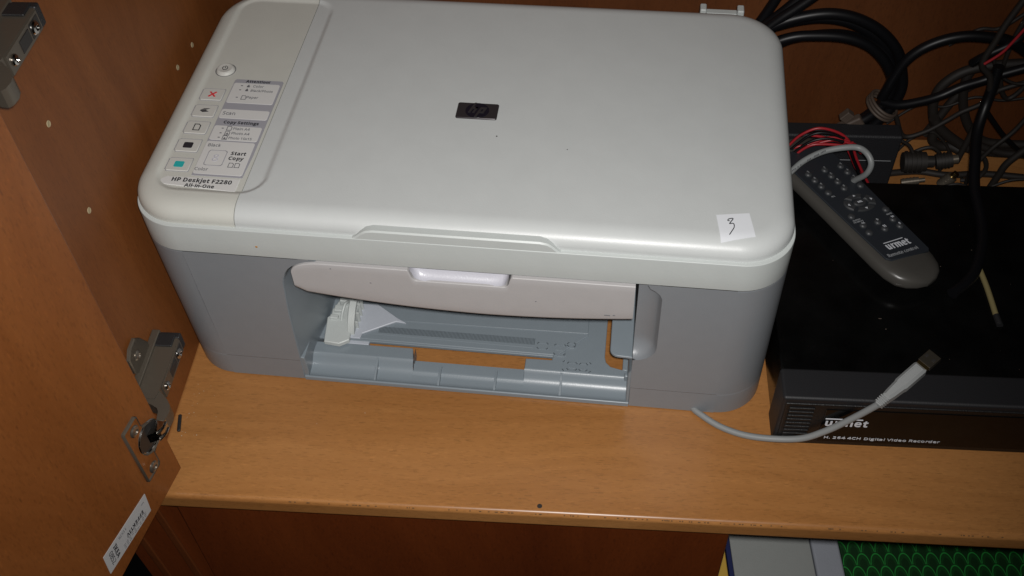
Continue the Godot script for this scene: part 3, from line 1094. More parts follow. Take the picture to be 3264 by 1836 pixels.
func build_flap(pr: Node3D) -> void:
	# output flap: outline in the front plane, its lower edge bowed and turned back
	var mb := Mb.new()
	var xs := []
	var n := 220
	var bot := func(x: float) -> float:
		if x < -0.1030:
			return lerpf(0.1076, 0.1038, (x + 0.1094) / 0.0064)
		var k := (x - 0.022) / 0.125
		return 0.0935 + 0.0092 * k * k + 0.0010 * absf(k)
	var top := func(x: float) -> float:
		if x < -0.0880:
			var k := (x + 0.1106) / 0.0226
			return 0.1265 + 0.0102 * sqrt(maxf(0.0, 1.0 - pow(1.0 - clampf(k, 0, 1), 2.0)))
		return 0.1367
	for i in n + 1:
		xs.append(lerpf(-0.1104, 0.1212, i / float(n)))
	var rows := []
	for i in xs.size():
		var x: float = xs[i]
		var yb: float = bot.call(x)
		var yt: float = top.call(x)
		if x > -0.0240 and x < 0.0350:
			yt = 0.1268
		elif x > -0.0285 and x < 0.0392:
			var k := clampf((-0.0240 - x) / 0.0045 if x < 0.0 else (x - 0.0350) / 0.0042, 0.0, 1.0)
			yt = lerpf(0.1268, 0.1367, 1.0 - sqrt(1.0 - k * k))
		var row := PackedVector3Array()
		row.append(Vector3(x, yt, -0.006))
		row.append(Vector3(x, yt, 0.0004))
		row.append(Vector3(x, yt - 0.0007, 0.0011))
		for f in [0.85, 0.7, 0.55, 0.4, 0.28]:
			row.append(Vector3(x, lerpf(yb, yt, f), 0.0012))
		row.append(Vector3(x, yb + 0.0048, 0.0010))
		row.append(Vector3(x, yb + 0.0030, 0.0004))
		row.append(Vector3(x, yb + 0.0016, -0.0008))
		row.append(Vector3(x, yb + 0.0006, -0.0024))
		row.append(Vector3(x, yb, -0.0048))
		row.append(Vector3(x, yb + 0.0004, -0.009))
		rows.append(row)
	mb.smooth(rows, 1.0)
	for e in [0, n]:
		var r: PackedVector3Array = rows[e]
		for j in range(1, r.size() - 1):
			mb.face(r[0], r[j], r[j + 1], r[0], Vector3.LEFT if e == 0 else Vector3.RIGHT)
	var flap := part("output_flap", mb.done(), M.flap, pr, Transform3D(), "pale pinkish grey flap over the paper opening")
	# the pull recess in its upper edge
	mb = Mb.new()
	rows = []
	for i in 25:
		var x := lerpf(-0.0280, 0.0388, i / 24.0)
		var k := absf((x - 0.0054) / 0.0334)
		var e := sqrt(maxf(0.0, 1.0 - pow(k, 10.0)))
		var row := PackedVector3Array()
		for j in 9:
			var an := PI / 2 * j / 8.0
			row.append(Vector3(x, 0.1378 - 0.0112 * e * sin(an), -0.0072 + 0.0078 * (1.0 - cos(an))))
		rows.append(row)
	mb.smooth(rows, 1.0)
	part("pull_recess", mb.done(), M.scoop, flap)
	mb = Mb.new()
	for q in [[0.1040, 0.1060, 0.0040], [0.1085, 0.1064, 0.0016], [-0.0560, 0.1215, 0.0012], [-0.0820, 0.1330, 0.001], [0.0560, 0.1150, 0.001]]:
		mb.rbox(Vector3(q[0] - q[2] / 2, q[1] - 0.0003, 0.0008), Vector3(q[0] + q[2] / 2, q[1] + 0.0003, 0.0014), 0.0001, 1)
	var sc := part("scuff", mb.done(), M.ink_soft, flap)
	sc.set_meta("kind", "stuff")

func build_badge(pr: Node3D) -> void:
	var mb := Mb.new()
	var xf := Transform3D(Basis(Vector3.RIGHT, Vector3.FORWARD, Vector3.UP), Vector3(0.0026, TOP, -0.1179))
	mb.prism(rrect(0, 0, 0.0292, 0.0166, 0.0015, 4), 0.0, 0.0010, 0.0004, xf)
	var b := part("badge", mb.done(), M.badge, pr, Transform3D(), "dark rectangular maker's badge on the lid")
	mb = Mb.new()
	var el := PackedVector2Array()
	for i in 36:
		el.append(Vector2(0.0084 * cos(TAU * i / 36), 0.0079 * sin(TAU * i / 36)))
	mb.prism(el, 0.0, 0.0013, 0.0001, xf)
	part("badge_oval", mb.done(), M.badge_oval, b)
	mb = Mb.new()
	var sl := 0.33
	for q in [[-0.0052, -0.0030, -0.0036, 0.0076], [-0.0022, -0.0030, -0.0006, 0.0030], [-0.0036, 0.0014, -0.0006, 0.0030], [0.0012, -0.0076, 0.0028, 0.0030], [0.0042, -0.0030, 0.0058, 0.0030], [0.0028, 0.0014, 0.0042, 0.0030], [0.0028, -0.0030, 0.0042, -0.0016]]:
		mb.prism(PackedVector2Array([Vector2(q[0] + sl * q[1], q[1]), Vector2(q[2] + sl * q[1], q[1]), Vector2(q[2] + sl * q[3], q[3]), Vector2(q[0] + sl * q[3], q[3])]), 0.0012, 0.0017, 0.0, xf)
	part("badge_letters", mb.done(), M.badge_letter, b)

func build_number_sticker(pr: Node3D) -> void:
	var c := [Vector2(0.1683, -0.0307), Vector2(0.1891, -0.0341), Vector2(0.1926, -0.0142), Vector2(0.1714, -0.0084)]
	var mb := Mb.new()
	var at := func(u: float, w: float, lift: float) -> Vector3:
		var p: Vector2 = c[0].lerp(c[1], u).lerp(c[3].lerp(c[2], u), w)
		return Vector3(p.x, lid_h(p.x, p.y, lid_dist(p.x, p.y)) + lift, p.y)
	var rows := []
	for i in 13:
		var row := PackedVector3Array()
		for j in 13:
			row.append(at.call(j / 12.0, i / 12.0, 0.0004))
		rows.append(row)
	mb.smooth(rows, -1.0)
	var s := part("number_sticker", mb.done(), M.paper, pr, Transform3D(), "small white paper sticker with a handwritten 3")
	mb = Mb.new()
	var pts := []
	for q in [[0.36, 0.27], [0.31, 0.26], [0.34, 0.20], [0.45, 0.18], [0.47, 0.21], [0.40, 0.30], [0.34, 0.38], [0.36, 0.385], [0.44, 0.385], [0.465, 0.45], [0.44, 0.56], [0.36, 0.68], [0.27, 0.80]]:
		pts.append(at.call(q[0], q[1], 0.0005))
	mb.tube(pts, 0.00033, 6, 4)
	part("handwritten_three", mb.done(), M.ink, s)

func build_controls(pr: Node3D, cp: Node3D) -> void:
	var fl := TOP - 0.0017
	var xf := on_top(fl)
	var X := Vector3.RIGHT
	var U := Vector3.FORWARD
	# buttons, from the back to the front
	var zs := [-0.1218, -0.1034, -0.0854, -0.0666, -0.0472]
	for i in 5:
		var mb := Mb.new()
		var cx := -0.1925
		var z: float = zs[i]
		mb.prism(PackedVector2Array([Vector2(cx - 0.0082, -z - 0.0045), Vector2(cx - 0.0070, -z - 0.0062), Vector2(cx + 0.0078, -z - 0.0062), Vector2(cx + 0.0082, -z - 0.0056), Vector2(cx + 0.0082, -z + 0.0056), Vector2(cx + 0.0078, -z + 0.0064), Vector2(cx - 0.0070, -z + 0.0064), Vector2(cx - 0.0082, -z + 0.0050)]), -0.0004, 0.0006, 0.0004, xf)
		var b := part("button", mb.done(), M.button, cp)
		mb = Mb.new()
		outline(mb, PackedVector2Array([Vector2(cx - 0.0085, -z - 0.0047), Vector2(cx - 0.0071, -z - 0.0065), Vector2(cx + 0.0080, -z - 0.0065), Vector2(cx + 0.0085, -z - 0.0057), Vector2(cx + 0.0085, -z + 0.0057), Vector2(cx + 0.0080, -z + 0.0067), Vector2(cx - 0.0071, -z + 0.0067), Vector2(cx - 0.0085, -z + 0.0051)]), 0.00035, -0.0003, 0.0002, xf)
		part("button_gap", mb.done(), M.print_grey, b)
		mb = Mb.new()
		var y := -z
		if i == 0:
			for s in [-1.0, 1.0]:
				mb.prism(PackedVector2Array([Vector2(cx - 0.0026, y - s * 0.0024), Vector2(cx - 0.0016, y - s * 0.0030), Vector2(cx + 0.0032, y + s * 0.0022), Vector2(cx + 0.0022, y + s * 0.0030)]), 0.0005, 0.00085 + 0.00004 * s, 0.0, xf)
			part("cancel_cross", mb.done(), M.red_ink, b)
		elif i == 1:
			mb.prism(PackedVector2Array([Vector2(cx - 0.0034, y), Vector2(cx - 0.001, y - 0.0016), Vector2(cx + 0.0034, y - 0.0008), Vector2(cx + 0.001, y + 0.0006)]), 0.0005, 0.0008, 0.0, xf)
			mb.prism(PackedVector2Array([Vector2(cx - 0.0032, y + 0.0005), Vector2(cx + 0.0008, y + 0.0011), Vector2(cx + 0.0036, y + 0.0026), Vector2(cx - 0.0008, y + 0.0022)]), 0.0005, 0.0008, 0.0, xf)
			part("scan_symbol", mb.done(), M.ink, b)
		elif i == 2:
			outline(mb, PackedVector2Array([Vector2(cx - 0.0018, y - 0.003), Vector2(cx + 0.0026, y - 0.003), Vector2(cx + 0.0026, y + 0.0018), Vector2(cx + 0.0012, y + 0.0032), Vector2(cx - 0.0018, y + 0.0032)]), 0.0006, 0.0005, 0.0008, xf)
			part("page_symbol", mb.done(), M.ink, b)
		else:
			mb.prism(rrect(cx + 0.0002, y, 0.0066, 0.0056, 0.0009, 3), 0.0005, 0.0008, 0.0, xf)
			part("colour_square", mb.done(), M.ink if i == 3 else M.teal_ink, b)
	# round power button
	var pm := Mb.new()
	var pt := Transform3D(Basis(), Vector3(-0.1912, fl, -0.1505))
	pm.lathe([Vector2(0.0072, -0.0003), Vector2(0.0068, 0.0006), Vector2(0.0062, 0.0018), Vector2(0.0052, 0.0024), Vector2(0.0030, 0.0022), Vector2(0.0, 0.0021)], 28, pt)
	var pb := part("power_button", pm.done(), M.button, cp)
	pm = Mb.new()
	pm.lathe([Vector2(0.0077, 0.00015), Vector2(0.0071, 0.00015)], 28, pt)
	part("button_gap", pm.done(), M.ink_soft, pb)
	pm = Mb.new()
	var arc := []
	for i in 13:
		var an := PI * 0.5 + 0.55 + (TAU - 1.1) * i / 12.0
		arc.append(Vector3(-0.1912 + 0.0019 * cos(an), fl + 0.0023, -0.1505 - 0.0021 * sin(an)))
	pm.tube(arc, 0.00026, 6, 2)
	pm.tube([Vector3(-0.1912, fl + 0.0023, -0.1505), Vector3(-0.1912, fl + 0.0023, -0.1532)], 0.00026, 6, 2)
	part("power_symbol", pm.done(), M.ink, pb)
	# printed label: grey field with white panes
	var mb := Mb.new()
	mb.prism(PackedVector2Array([Vector2(-0.1807, 0.0378), Vector2(-0.1452, 0.0378), Vector2(-0.1440, 0.0600), Vector2(-0.1440, 0.1395), Vector2(-0.1452, 0.1408), Vector2(-0.1795, 0.1408), Vector2(-0.1807, 0.1395)]), -0.0002, 0.0003, 0.0001, xf)
	var lab := part("label_strip", mb.done(), M.print_grey, cp)
	mb = Mb.new()
	for q in [[-0.1628, 0.1252, 0.0345, 0.0225], [-0.1626, 0.1018, 0.0353, 0.0098], [-0.1628, 0.0814, 0.0345, 0.0150], [-0.1632, 0.0560, 0.0345, 0.0330]]:
		mb.prism(rrect(q[0], q[1], q[2], q[3], 0.0016, 3), 0.0002, 0.0005, 0.0001, xf)
	part("label_pane", mb.done(), M.print_white, lab)
	# name plate at the front end
	mb = Mb.new()
	var np := PackedVector2Array([Vector2(-0.1462, 0.0242), Vector2(-0.1462, 0.0365), Vector2(-0.1965, 0.0352)])
	for i in 9:
		var an := PI / 2 + PI * 0.62 * i / 8.0
		np.append(Vector2(-0.1955 + 0.0050 * cos(an), 0.0300 + 0.0052 * sin(an)))
	mb.prism(np, -0.0002, 0.0004, 0.0003, xf)
	part("name_plate", mb.done(), M.print_white, cp)
	var put := func(txt: String, x: float, z: float, w: float, bold: bool, m: Material, parent: Node) -> void:
		letters(txt, Vector3(x, fl + 0.0006, z), X, U, w, m, parent, bold)
	put.call("HP Deskjet F2280", -0.1715, -0.0322, 0.0415, true, M.ink, cp)
	put.call("All-in-One", -0.1717, -0.0278, 0.0205, true, M.ink, cp)
	put.call("Attention!", -0.1628, -0.1386, 0.0180, true, M.ink, lab)
	put.call("Color", -0.1610, -0.1333, 0.0078, false, M.ink_soft, lab)
	put.call("Black/Photo", -0.1572, -0.1283, 0.0165, false, M.ink_soft, lab)
	put.call("Paper", -0.1620, -0.1202, 0.0085, false, M.ink_soft, lab)
	put.call("Scan", -0.1738, -0.1022, 0.0090, false, M.ink_soft, lab)
	put.call("Copy Settings", -0.1620, -0.0922, 0.0255, true, M.ink, lab)
	put.call("Plain A4", -0.1598, -0.0862, 0.0120, false, M.ink_soft, lab)
	put.call("Photo A4", -0.1592, -0.0814, 0.0130, false, M.ink_soft, lab)
	put.call("Photo 10x15", -0.1580, -0.0764, 0.0165, false, M.ink_soft, lab)
	put.call("Black", -0.1738, -0.0682, 0.0090, false, M.ink_soft, lab)
	put.call("Color", -0.1755, -0.0440, 0.0092, false, M.ink_soft, lab)
	put.call("Start", -0.1545, -0.0610, 0.0105, true, M.ink, lab)
	put.call("Copy", -0.1548, -0.0555, 0.0105, true, M.ink, lab)
	# little symbols and the display window
	mb = Mb.new()
	for q in [[-0.1685, 0.1200], [-0.1688, 0.0862], [-0.1688, 0.0810], [-0.1692, 0.0764], [-0.1566, 0.0492], [-0.1522, 0.0492]]:
		outline(mb, PackedVector2Array([Vector2(q[0] - 0.0015, q[1] - 0.0020), Vector2(q[0] + 0.0017, q[1] - 0.0020), Vector2(q[0] + 0.0017, q[1] + 0.0012), Vector2(q[0] + 0.0008, q[1] + 0.0021), Vector2(q[0] - 0.0015, q[1] + 0.0021)]), 0.0004, 0.0004, 0.0007, xf)
	for q in [[-0.1685, 0.1330], [-0.1685, 0.1285]]:
		mb.prism(PackedVector2Array([Vector2(q[0] - 0.0009, q[1] - 0.0012), Vector2(q[0] + 0.0009, q[1] - 0.0012), Vector2(q[0] + 0.0011, q[1] - 0.0002), Vector2(q[0], q[1] + 0.0019), Vector2(q[0] - 0.0011, q[1] - 0.0002)]), 0.0004, 0.0007, 0.0, xf)
	for q in [[-0.1688, 0.0808], [-0.1692, 0.0760]]:
		mb.prism(PackedVector2Array([Vector2(q[0] - 0.0009, q[1] - 0.001), Vector2(q[0] + 0.0012, q[1] - 0.001), Vector2(q[0] + 0.0001, q[1] + 0.001)]), 0.0004, 0.0007, 0.0, xf)
	for y in [0.1332, 0.1284, 0.1200, 0.0860, 0.0810, 0.0764]:
		mb.prism(rrect(-0.1735, y, 0.0016, 0.0007, 0.0002, 1), 0.0004, 0.0007, 0.0, xf)
	var sym := part("label_symbols", mb.done(), M.ink_soft, lab)
	sym.set_meta("kind", "stuff")
	mb = Mb.new()
	outline(mb, rrect(-0.1692, 0.0556, 0.0128, 0.0150, 0.0016, 2), 0.0005, 0.0003, 0.0006, xf)
	part("copies_window", mb.done(), M.print_grey, lab)
	letters("8", Vector3(-0.1692, fl + 0.0006, -0.0556), X, U, 0.0042, M.scoop, lab)

# ---------------------------------------------------------------- video recorder
func build_recorder() -> void:
	var d := thing("video_recorder", "black digital video recorder right of the printer", "video recorder", Transform3D(Basis(), Vector3(0.2285, 0, 0.033)))
	var mb := Mb.new()
	mb.rbox(Vector3(0.0, 0.0030, -0.218), Vector3(0.36, 0.0550, -0.0255), 0.0016, 2)
	part("cover", mb.done(), M.cover, d)
	mb = Mb.new()
	mb.rbox(Vector3(-0.0012, 0.0006, -0.026), Vector3(0.3612, 0.0568, 0.0), 0.0022, 3)
	var bz := part("front_bezel", mb.done(), M.bezel, d)
	mb = Mb.new()
	mb.rbox(Vector3(0.0012, 0.0030, -0.003), Vector3(0.359, 0.0515, 0.0009), 0.0009, 2)
	part("front_panel", mb.done(), M.bezel_dark, d)
	mb = Mb.new()
	mb.rbox(Vector3(0.0290, 0.0075, 0.0), Vector3(0.354, 0.0470, 0.0014), 0.0005, 2)
	var glass := part("front_window", mb.done(), M.cover, d)
	for i in 9:
		mb = Mb.new()
		mb.rbox(Vector3(0.0040, 0.0108 + i * 0.0044, 0.0004), Vector3(0.0215, 0.0128 + i * 0.0044, 0.0021), 0.0006, 1)
		part("vent_slat", mb.done(), M.bezel_dark, bz)
	letters("urmet", Vector3(0.0458, 0.0312, 0.0016), Vector3.RIGHT, Vector3.UP, 0.0290, M.white_print, glass, true, "logo", 0.0002, 0.0072)
	mb = Mb.new()
	mb.rbox(Vector3(0.0305, 0.0357, 0.0014), Vector3(0.0560, 0.0366, 0.0018), 0.0001, 1)
	part("logo_bar", mb.done(), M.white_print, glass)
	letters("H. 264 4CH Digital Video Recorder", Vector3(0.0738, 0.0128, 0.0016), Vector3.RIGHT, Vector3.UP, 0.0800, M.white_print, glass, false, "lettering", 0.0002, 0.0037)

# ---------------------------------------------------------------- remote control
func build_remote() -> void:
	var a := Vector3(0.5411, 0.0044, 0.841).normalized()
	var b := Vector3(0.8251, -0.1961, -0.5298).normalized()
	var nn := a.cross(b).normalized()
	if nn.y < 0:
		nn = -nn
	# local axes: x across, y towards the head end, z up out of the face
	var xf := Transform3D(Basis(b, -a, nn), Vector3(0.2764, 0.0690, -0.18))
	var r := thing("remote_control", "dark grey remote control lying on the black recorder", "remote control", xf)
	# plan outline, half width along the length (0 = first key row), millimetres
	var st := [[-44.0, 26.0, 1.0], [-40.0, 28.5, 1.5], [-20.0, 28.8, 0.5], [10.0, 28.2, -2.0], [40.0, 27.2, -7.0], [70.0, 26.8, -11.5], [95.0, 26.5, -15.0], [108.0, 25.2, -16.8], [117.0, 22.0, -17.6], [123.0, 17.0, -17.8], [127.0, 10.0, -17.8], [128.6, 3.0, -17.8], [128.9, 0.2, -17.8]]
	var mb := Mb.new()
	var rows := []
	for s in st:
		var row := PackedVector3Array()
		var w: float = s[1] / 1000.0
		var endf := clampf((128.9 - s[0]) / 14.0, 0.0, 1.0)
		var rise := 0.0010 - 0.0065 * (1.0 - sqrt(1.0 - pow(1.0 - endf, 2.0)))
		for k in 33:
			var an := TAU * k / 32.0
			var cx := signf(cos(an)) * pow(absf(cos(an)), 0.55)
			var cz := signf(sin(an)) * pow(absf(sin(an)), 0.75)
			var z := (rise if cz > 0.0 else 0.0)
			z = -0.0065 + (0.0065 + rise) * cz if cz > 0.0 else -0.0065 + 0.0085 * cz * sqrt(maxf(endf, 0.02))
			row.append(Vector3(s[2] / 1000.0 * 0.4 + w * cx, -s[0] / 1000.0, z))
		rows.append(row)
	mb.smooth(rows, 1.0, true)
	for k in 32:
		mb.face(rows[0][k], rows[0][k + 1], Vector3(0, 0.044, -0.006), rows[0][k], Vector3.UP)
	part("shell", mb.done(), M.remote, r)
	# the darker face plate
	mb = Mb.new()
	mb.prism(poly([-0.0235, 0.030, -0.0255, 0.010, -0.0265, -0.040, -0.0270, -0.075, -0.0272, -0.1005, -0.0240, -0.1035, 0.0120, -0.1060, 0.0150, -0.1035, 0.0172, -0.075, 0.0205, -0.040, 0.0240, 0.0, 0.0250, 0.030]), 0.0004, 0.0016, 0.0004)
	var face := part("face_plate", mb.done(), M.remote_face, r)
	var keys := [[-17.0, 0.0], [0.6, 0.0], [17.7, 0.3], [-17.0, 8.0], [0.6, 8.0], [17.8, 8.5], [-17.0, 15.9], [0.6, 15.8], [17.4, 17.0], [-17.0, 24.2], [0.0, 24.0], [16.1, 25.8], [14.6, 56.4], [-19.3, 53.6], [-17.6, 65.0], [-3.2, 66.1], [11.6, 67.6], [-19.2, 73.4], [-3.3, 74.0], [11.2, 75.6]]
	var mark := ["3", "2", "1", "6", "5", "4", "9", "8", "7", "", "0", "", "", "", "<<", ">", ">>", "", "II", "O"]
	var km := Mb.new()
	km.lathe([Vector2(0.0031, 0.0), Vector2(0.0030, 0.0010), Vector2(0.0024, 0.0019), Vector2(0.0012, 0.0023), Vector2(0.0, 0.0024)], 14, Transform3D(Basis(Vector3.RIGHT, PI / 2), Vector3.ZERO))
	var kmesh := km.done()
	# digits read from the head end's right side, as they are printed
	for i in keys.size():
		var p := Vector3(keys[i][0] / 1000.0, -keys[i][1] / 1000.0, 0.0014)
		var k := part("key", kmesh, M.remote_key, face, Transform3D(Basis(), p))
		if mark[i] != "":
			letters(mark[i], p + Vector3(0, 0.0012, 0.0023), Vector3.RIGHT, Vector3.UP, 0.0013 * mark[i].length(), M.grey_print if i < 12 else M.white_print, face, false, "key_mark", 0.0003, 0.0022)
	# ring of four direction keys round the middle one
	for q in 4:
		mb = Mb.new()
		var pl := PackedVector2Array()
		for i in 9:
			var an := PI / 2 * q + PI / 4 + 0.12 + (PI / 2 - 0.24) * i / 8.0
			pl.append(Vector2(0.0150 * cos(an), 0.0098 * sin(an)))
		for i in 9:
			var an := PI / 2 * q + PI / 4 + 0.12 + (PI / 2 - 0.24) * (8 - i) / 8.0
			pl.append(Vector2(0.0080 * cos(an), 0.0050 * sin(an)))
		mb.prism(pl, 0.0008, 0.0030, 0.0007, Transform3D(Basis(), Vector3(-0.0005, -0.0427, 0)))
		var dk := part("direction_key", mb.done(), M.remote_key, face)
		mb = Mb.new()
		var an2 := PI / 2 * q + PI / 2
		var c := Vector2(0.0118 * cos(an2) - 0.0005, 0.0076 * sin(an2) - 0.0427)
		var dr := Vector2(cos(an2), sin(an2))
		var sd := Vector2(-dr.y, dr.x)
		mb.prism(PackedVector2Array([c + dr * 0.0011, c - dr * 0.0007 + sd * 0.0012, c - dr * 0.0007 - sd * 0.0012]), 0.0029, 0.0032, 0.0)
		part("arrow", mb.done(), M.white_print, dk)
	mb = Mb.new()
	var el := PackedVector2Array()
	for i in 24:
		el.append(Vector2(0.0062 * cos(TAU * i / 24) - 0.0005, 0.0036 * sin(TAU * i / 24) - 0.0427))
	mb.prism(el, 0.0008, 0.0031, 0.0007)
	var sk := part("select_key", mb.done(), M.remote_key, face)
	letters("SEL", Vector3(-0.0005, -0.0425, 0.0032), Vector3.RIGHT, Vector3.UP, 0.0046, M.white_print, face, true, "key_mark", 0.0002, 0.0017)
	letters("ALL", Vector3(-0.0160, -0.0288, 0.0017), Vector3.RIGHT, Vector3.UP, 0.0040, M.grey_print, face, false, "key_mark", 0.0002, 0.0014)
	letters("MUTE", Vector3(0.0140, -0.0612, 0.0017), Vector3.RIGHT, Vector3.UP, 0.0056, M.grey_print, face, false, "key_mark", 0.0002, 0.0014)
	letters("AUDIO", Vector3(-0.0180, -0.0580, 0.0017), Vector3.RIGHT, Vector3.UP, 0.0080, M.grey_print, face, false, "key_mark", 0.0002, 0.0013)
	letters("SEARCH", Vector3(-0.0178, -0.0600, 0.0017), Vector3.RIGHT, Vector3.UP, 0.0092, M.grey_print, face, false, "key_mark", 0.0002, 0.0013)
	letters("urmet", Vector3(-0.0058, -0.0910, 0.0017), Vector3(0.9995, -0.02, 0), Vector3(0.02, 0.9995, 0), 0.0228, M.white_print, face, true, "logo", 0.0002, 0.0062)
	mb = Mb.new()
	mb.rbox(Vector3(-0.0168, -0.0872, 0.0016), Vector3(0.0030, -0.0865, 0.0019), 0.0001, 1)
	part("logo_bar", mb.done(), M.white_print, face)
	letters("Remote control", Vector3(-0.0085, -0.0990, 0.0017), Vector3(0.9995, -0.02, 0), Vector3(0.02, 0.9995, 0), 0.0300, M.grey_print, face, false, "lettering", 0.0002, 0.0032)

# ---------------------------------------------------------------- grey usb lead
func build_usb() -> void:
	var u := thing("usb_cable", "grey USB cable from under the printer with its metal plug over the recorder", "cable")
	var mb := Mb.new()
	mb.tube([Vector3(0.158, 0.0026, -0.012), Vector3(0.1700, 0.0026, 0.004), Vector3(0.1757, 0.0030, 0.0113), Vector3(0.1922, 0.0030, 0.0233), Vector3(0.2136, 0.0062, 0.0323), Vector3(0.2423, 0.0145, 0.0380), Vector3(0.2599, 0.0272, 0.0388), Vector3(0.2763, 0.0450, 0.0383), Vector3(0.2882, 0.0625, 0.0390)], 0.0024, 14, 8)
	part("lead", mb.done(), M.grey_cable, u)
	var a := Vector3(0.2882, 0.0625, 0.0390)
	var b := Vector3(0.3170, 0.0725, 0.0150)
	var d := (b - a).normalized()
	# body of the plug: its own axes with y along the lead
	var s := d.cross(Vector3.UP).normalized()
	var nrm := s.cross(d).normalized()
	var xf := Transform3D(Basis(s, d, s.cross(d)), a)
	mb = Mb.new()
	for k in 4:
		mb.rbox(Vector3(-0.0031 - 0.0001 * k, k * 0.0017, -0.0030), Vector3(0.0031 + 0.0001 * k, k * 0.0017 + 0.0010, 0.0030), 0.0006, 2, xf)
	mb.rbox(Vector3(-0.0024, -0.001, -0.0022), Vector3(0.0024, 0.0085, 0.0022), 0.0009, 2, xf)
	part("strain_relief", mb.done(), M.grey_plug, u)
	mb = Mb.new()
	mb.prism(poly([-0.0030, 0.0068, 0.0030, 0.0068, 0.0036, 0.0110, 0.0042, 0.0190, 0.0048, 0.0210, 0.0049, 0.0385, 0.0042, 0.0400, -0.0042, 0.0400, -0.0049, 0.0385, -0.0048, 0.0210, -0.0042, 0.0190, -0.0036, 0.0110]), -0.0035, 0.0035, 0.0018, xf)
	mb.prism(rrect(0, 0.030, 0.0046, 0.0150, 0.0012, 3), 0.0033, 0.0037, 0.0003, xf)
	part("plug_body", mb.done(), M.grey_plug, u)
	mb = Mb.new()
	mb.rbox(Vector3(-0.0042, 0.0395, -0.0020), Vector3(0.0042, 0.0425, 0.0020), 0.0004, 1, xf)
	part("plug_collar", mb.done(), M.gold, u)
	mb = Mb.new()
	mb.rbox(Vector3(-0.0050, 0.0422, -0.00225), Vector3(0.0050, 0.0530, 0.00225), 0.0004, 2, xf)
	var sh := part("plug_shell", mb.done(), M.usb_metal, u)
	mb = Mb.new()
	for x in [-0.0028, 0.0028]:
		mb.rbox(Vector3(x - 0.0011, 0.0470, 0.0018), Vector3(x + 0.0011, 0.0495, 0.0024), 0.0002, 1, xf)
	part("plug_window", mb.done(), M.steel_dark, sh)
	# its other end: the loop over the remote control
	var l := thing("grey_cable_loop", "loop of grey printed cable arching over the remote control", "cable")
	mb = Mb.new()
	mb.tube([Vector3(0.2200, 0.074, -0.143), Vector3(0.236, 0.083, -0.152), Vector3(0.244, 0.088, -0.157), Vector3(0.255, 0.093, -0.166), Vector3(0.270, 0.097, -0.173), Vector3(0.286, 0.100, -0.175), Vector3(0.297, 0.100, -0.175), Vector3(0.303, 0.099, -0.169), Vector3(0.306, 0.094, -0.164), Vector3(0.305, 0.084, -0.164), Vector3(0.301, 0.072, -0.170), Vector3(0.296, 0.061, -0.178), Vector3(0.285, 0.0585, -0.200)], 0.0024, 12, 7)
	var lead := part("lead", mb.done(), M.grey_cable, l)
	mb = Mb.new()
	for i in 26:
		var f := i / 25.0
		var p := Vector3(0.246, 0.0915, -0.1568).lerp(Vector3(0.272, 0.1000, -0.1718), f)
		p.y += 0.0012 * sin(f * PI)
		if rng.randf() < 0.75:
			mb.rbox(p - Vector3(0.0003, 0.0008, 0.0006), p + Vector3(0.0003, 0.0001, 0.0006), 0.0001, 1)
	var pm := part("printed_text", mb.done(), M.ink_soft, lead)
	pm.set_meta("kind", "stuff")

# ---------------------------------------------------------------- black cables, adapter, wires
func cable(called: String, label: String, r: float, pts: Array, m: Material, sides := 12, fine := 7, bumps := 0.0) -> void:
	var mb := Mb.new()
	mb.tube(pts, r, sides, fine, 1.0, bumps)
	single(called, label, "cable", mb.done(), m)

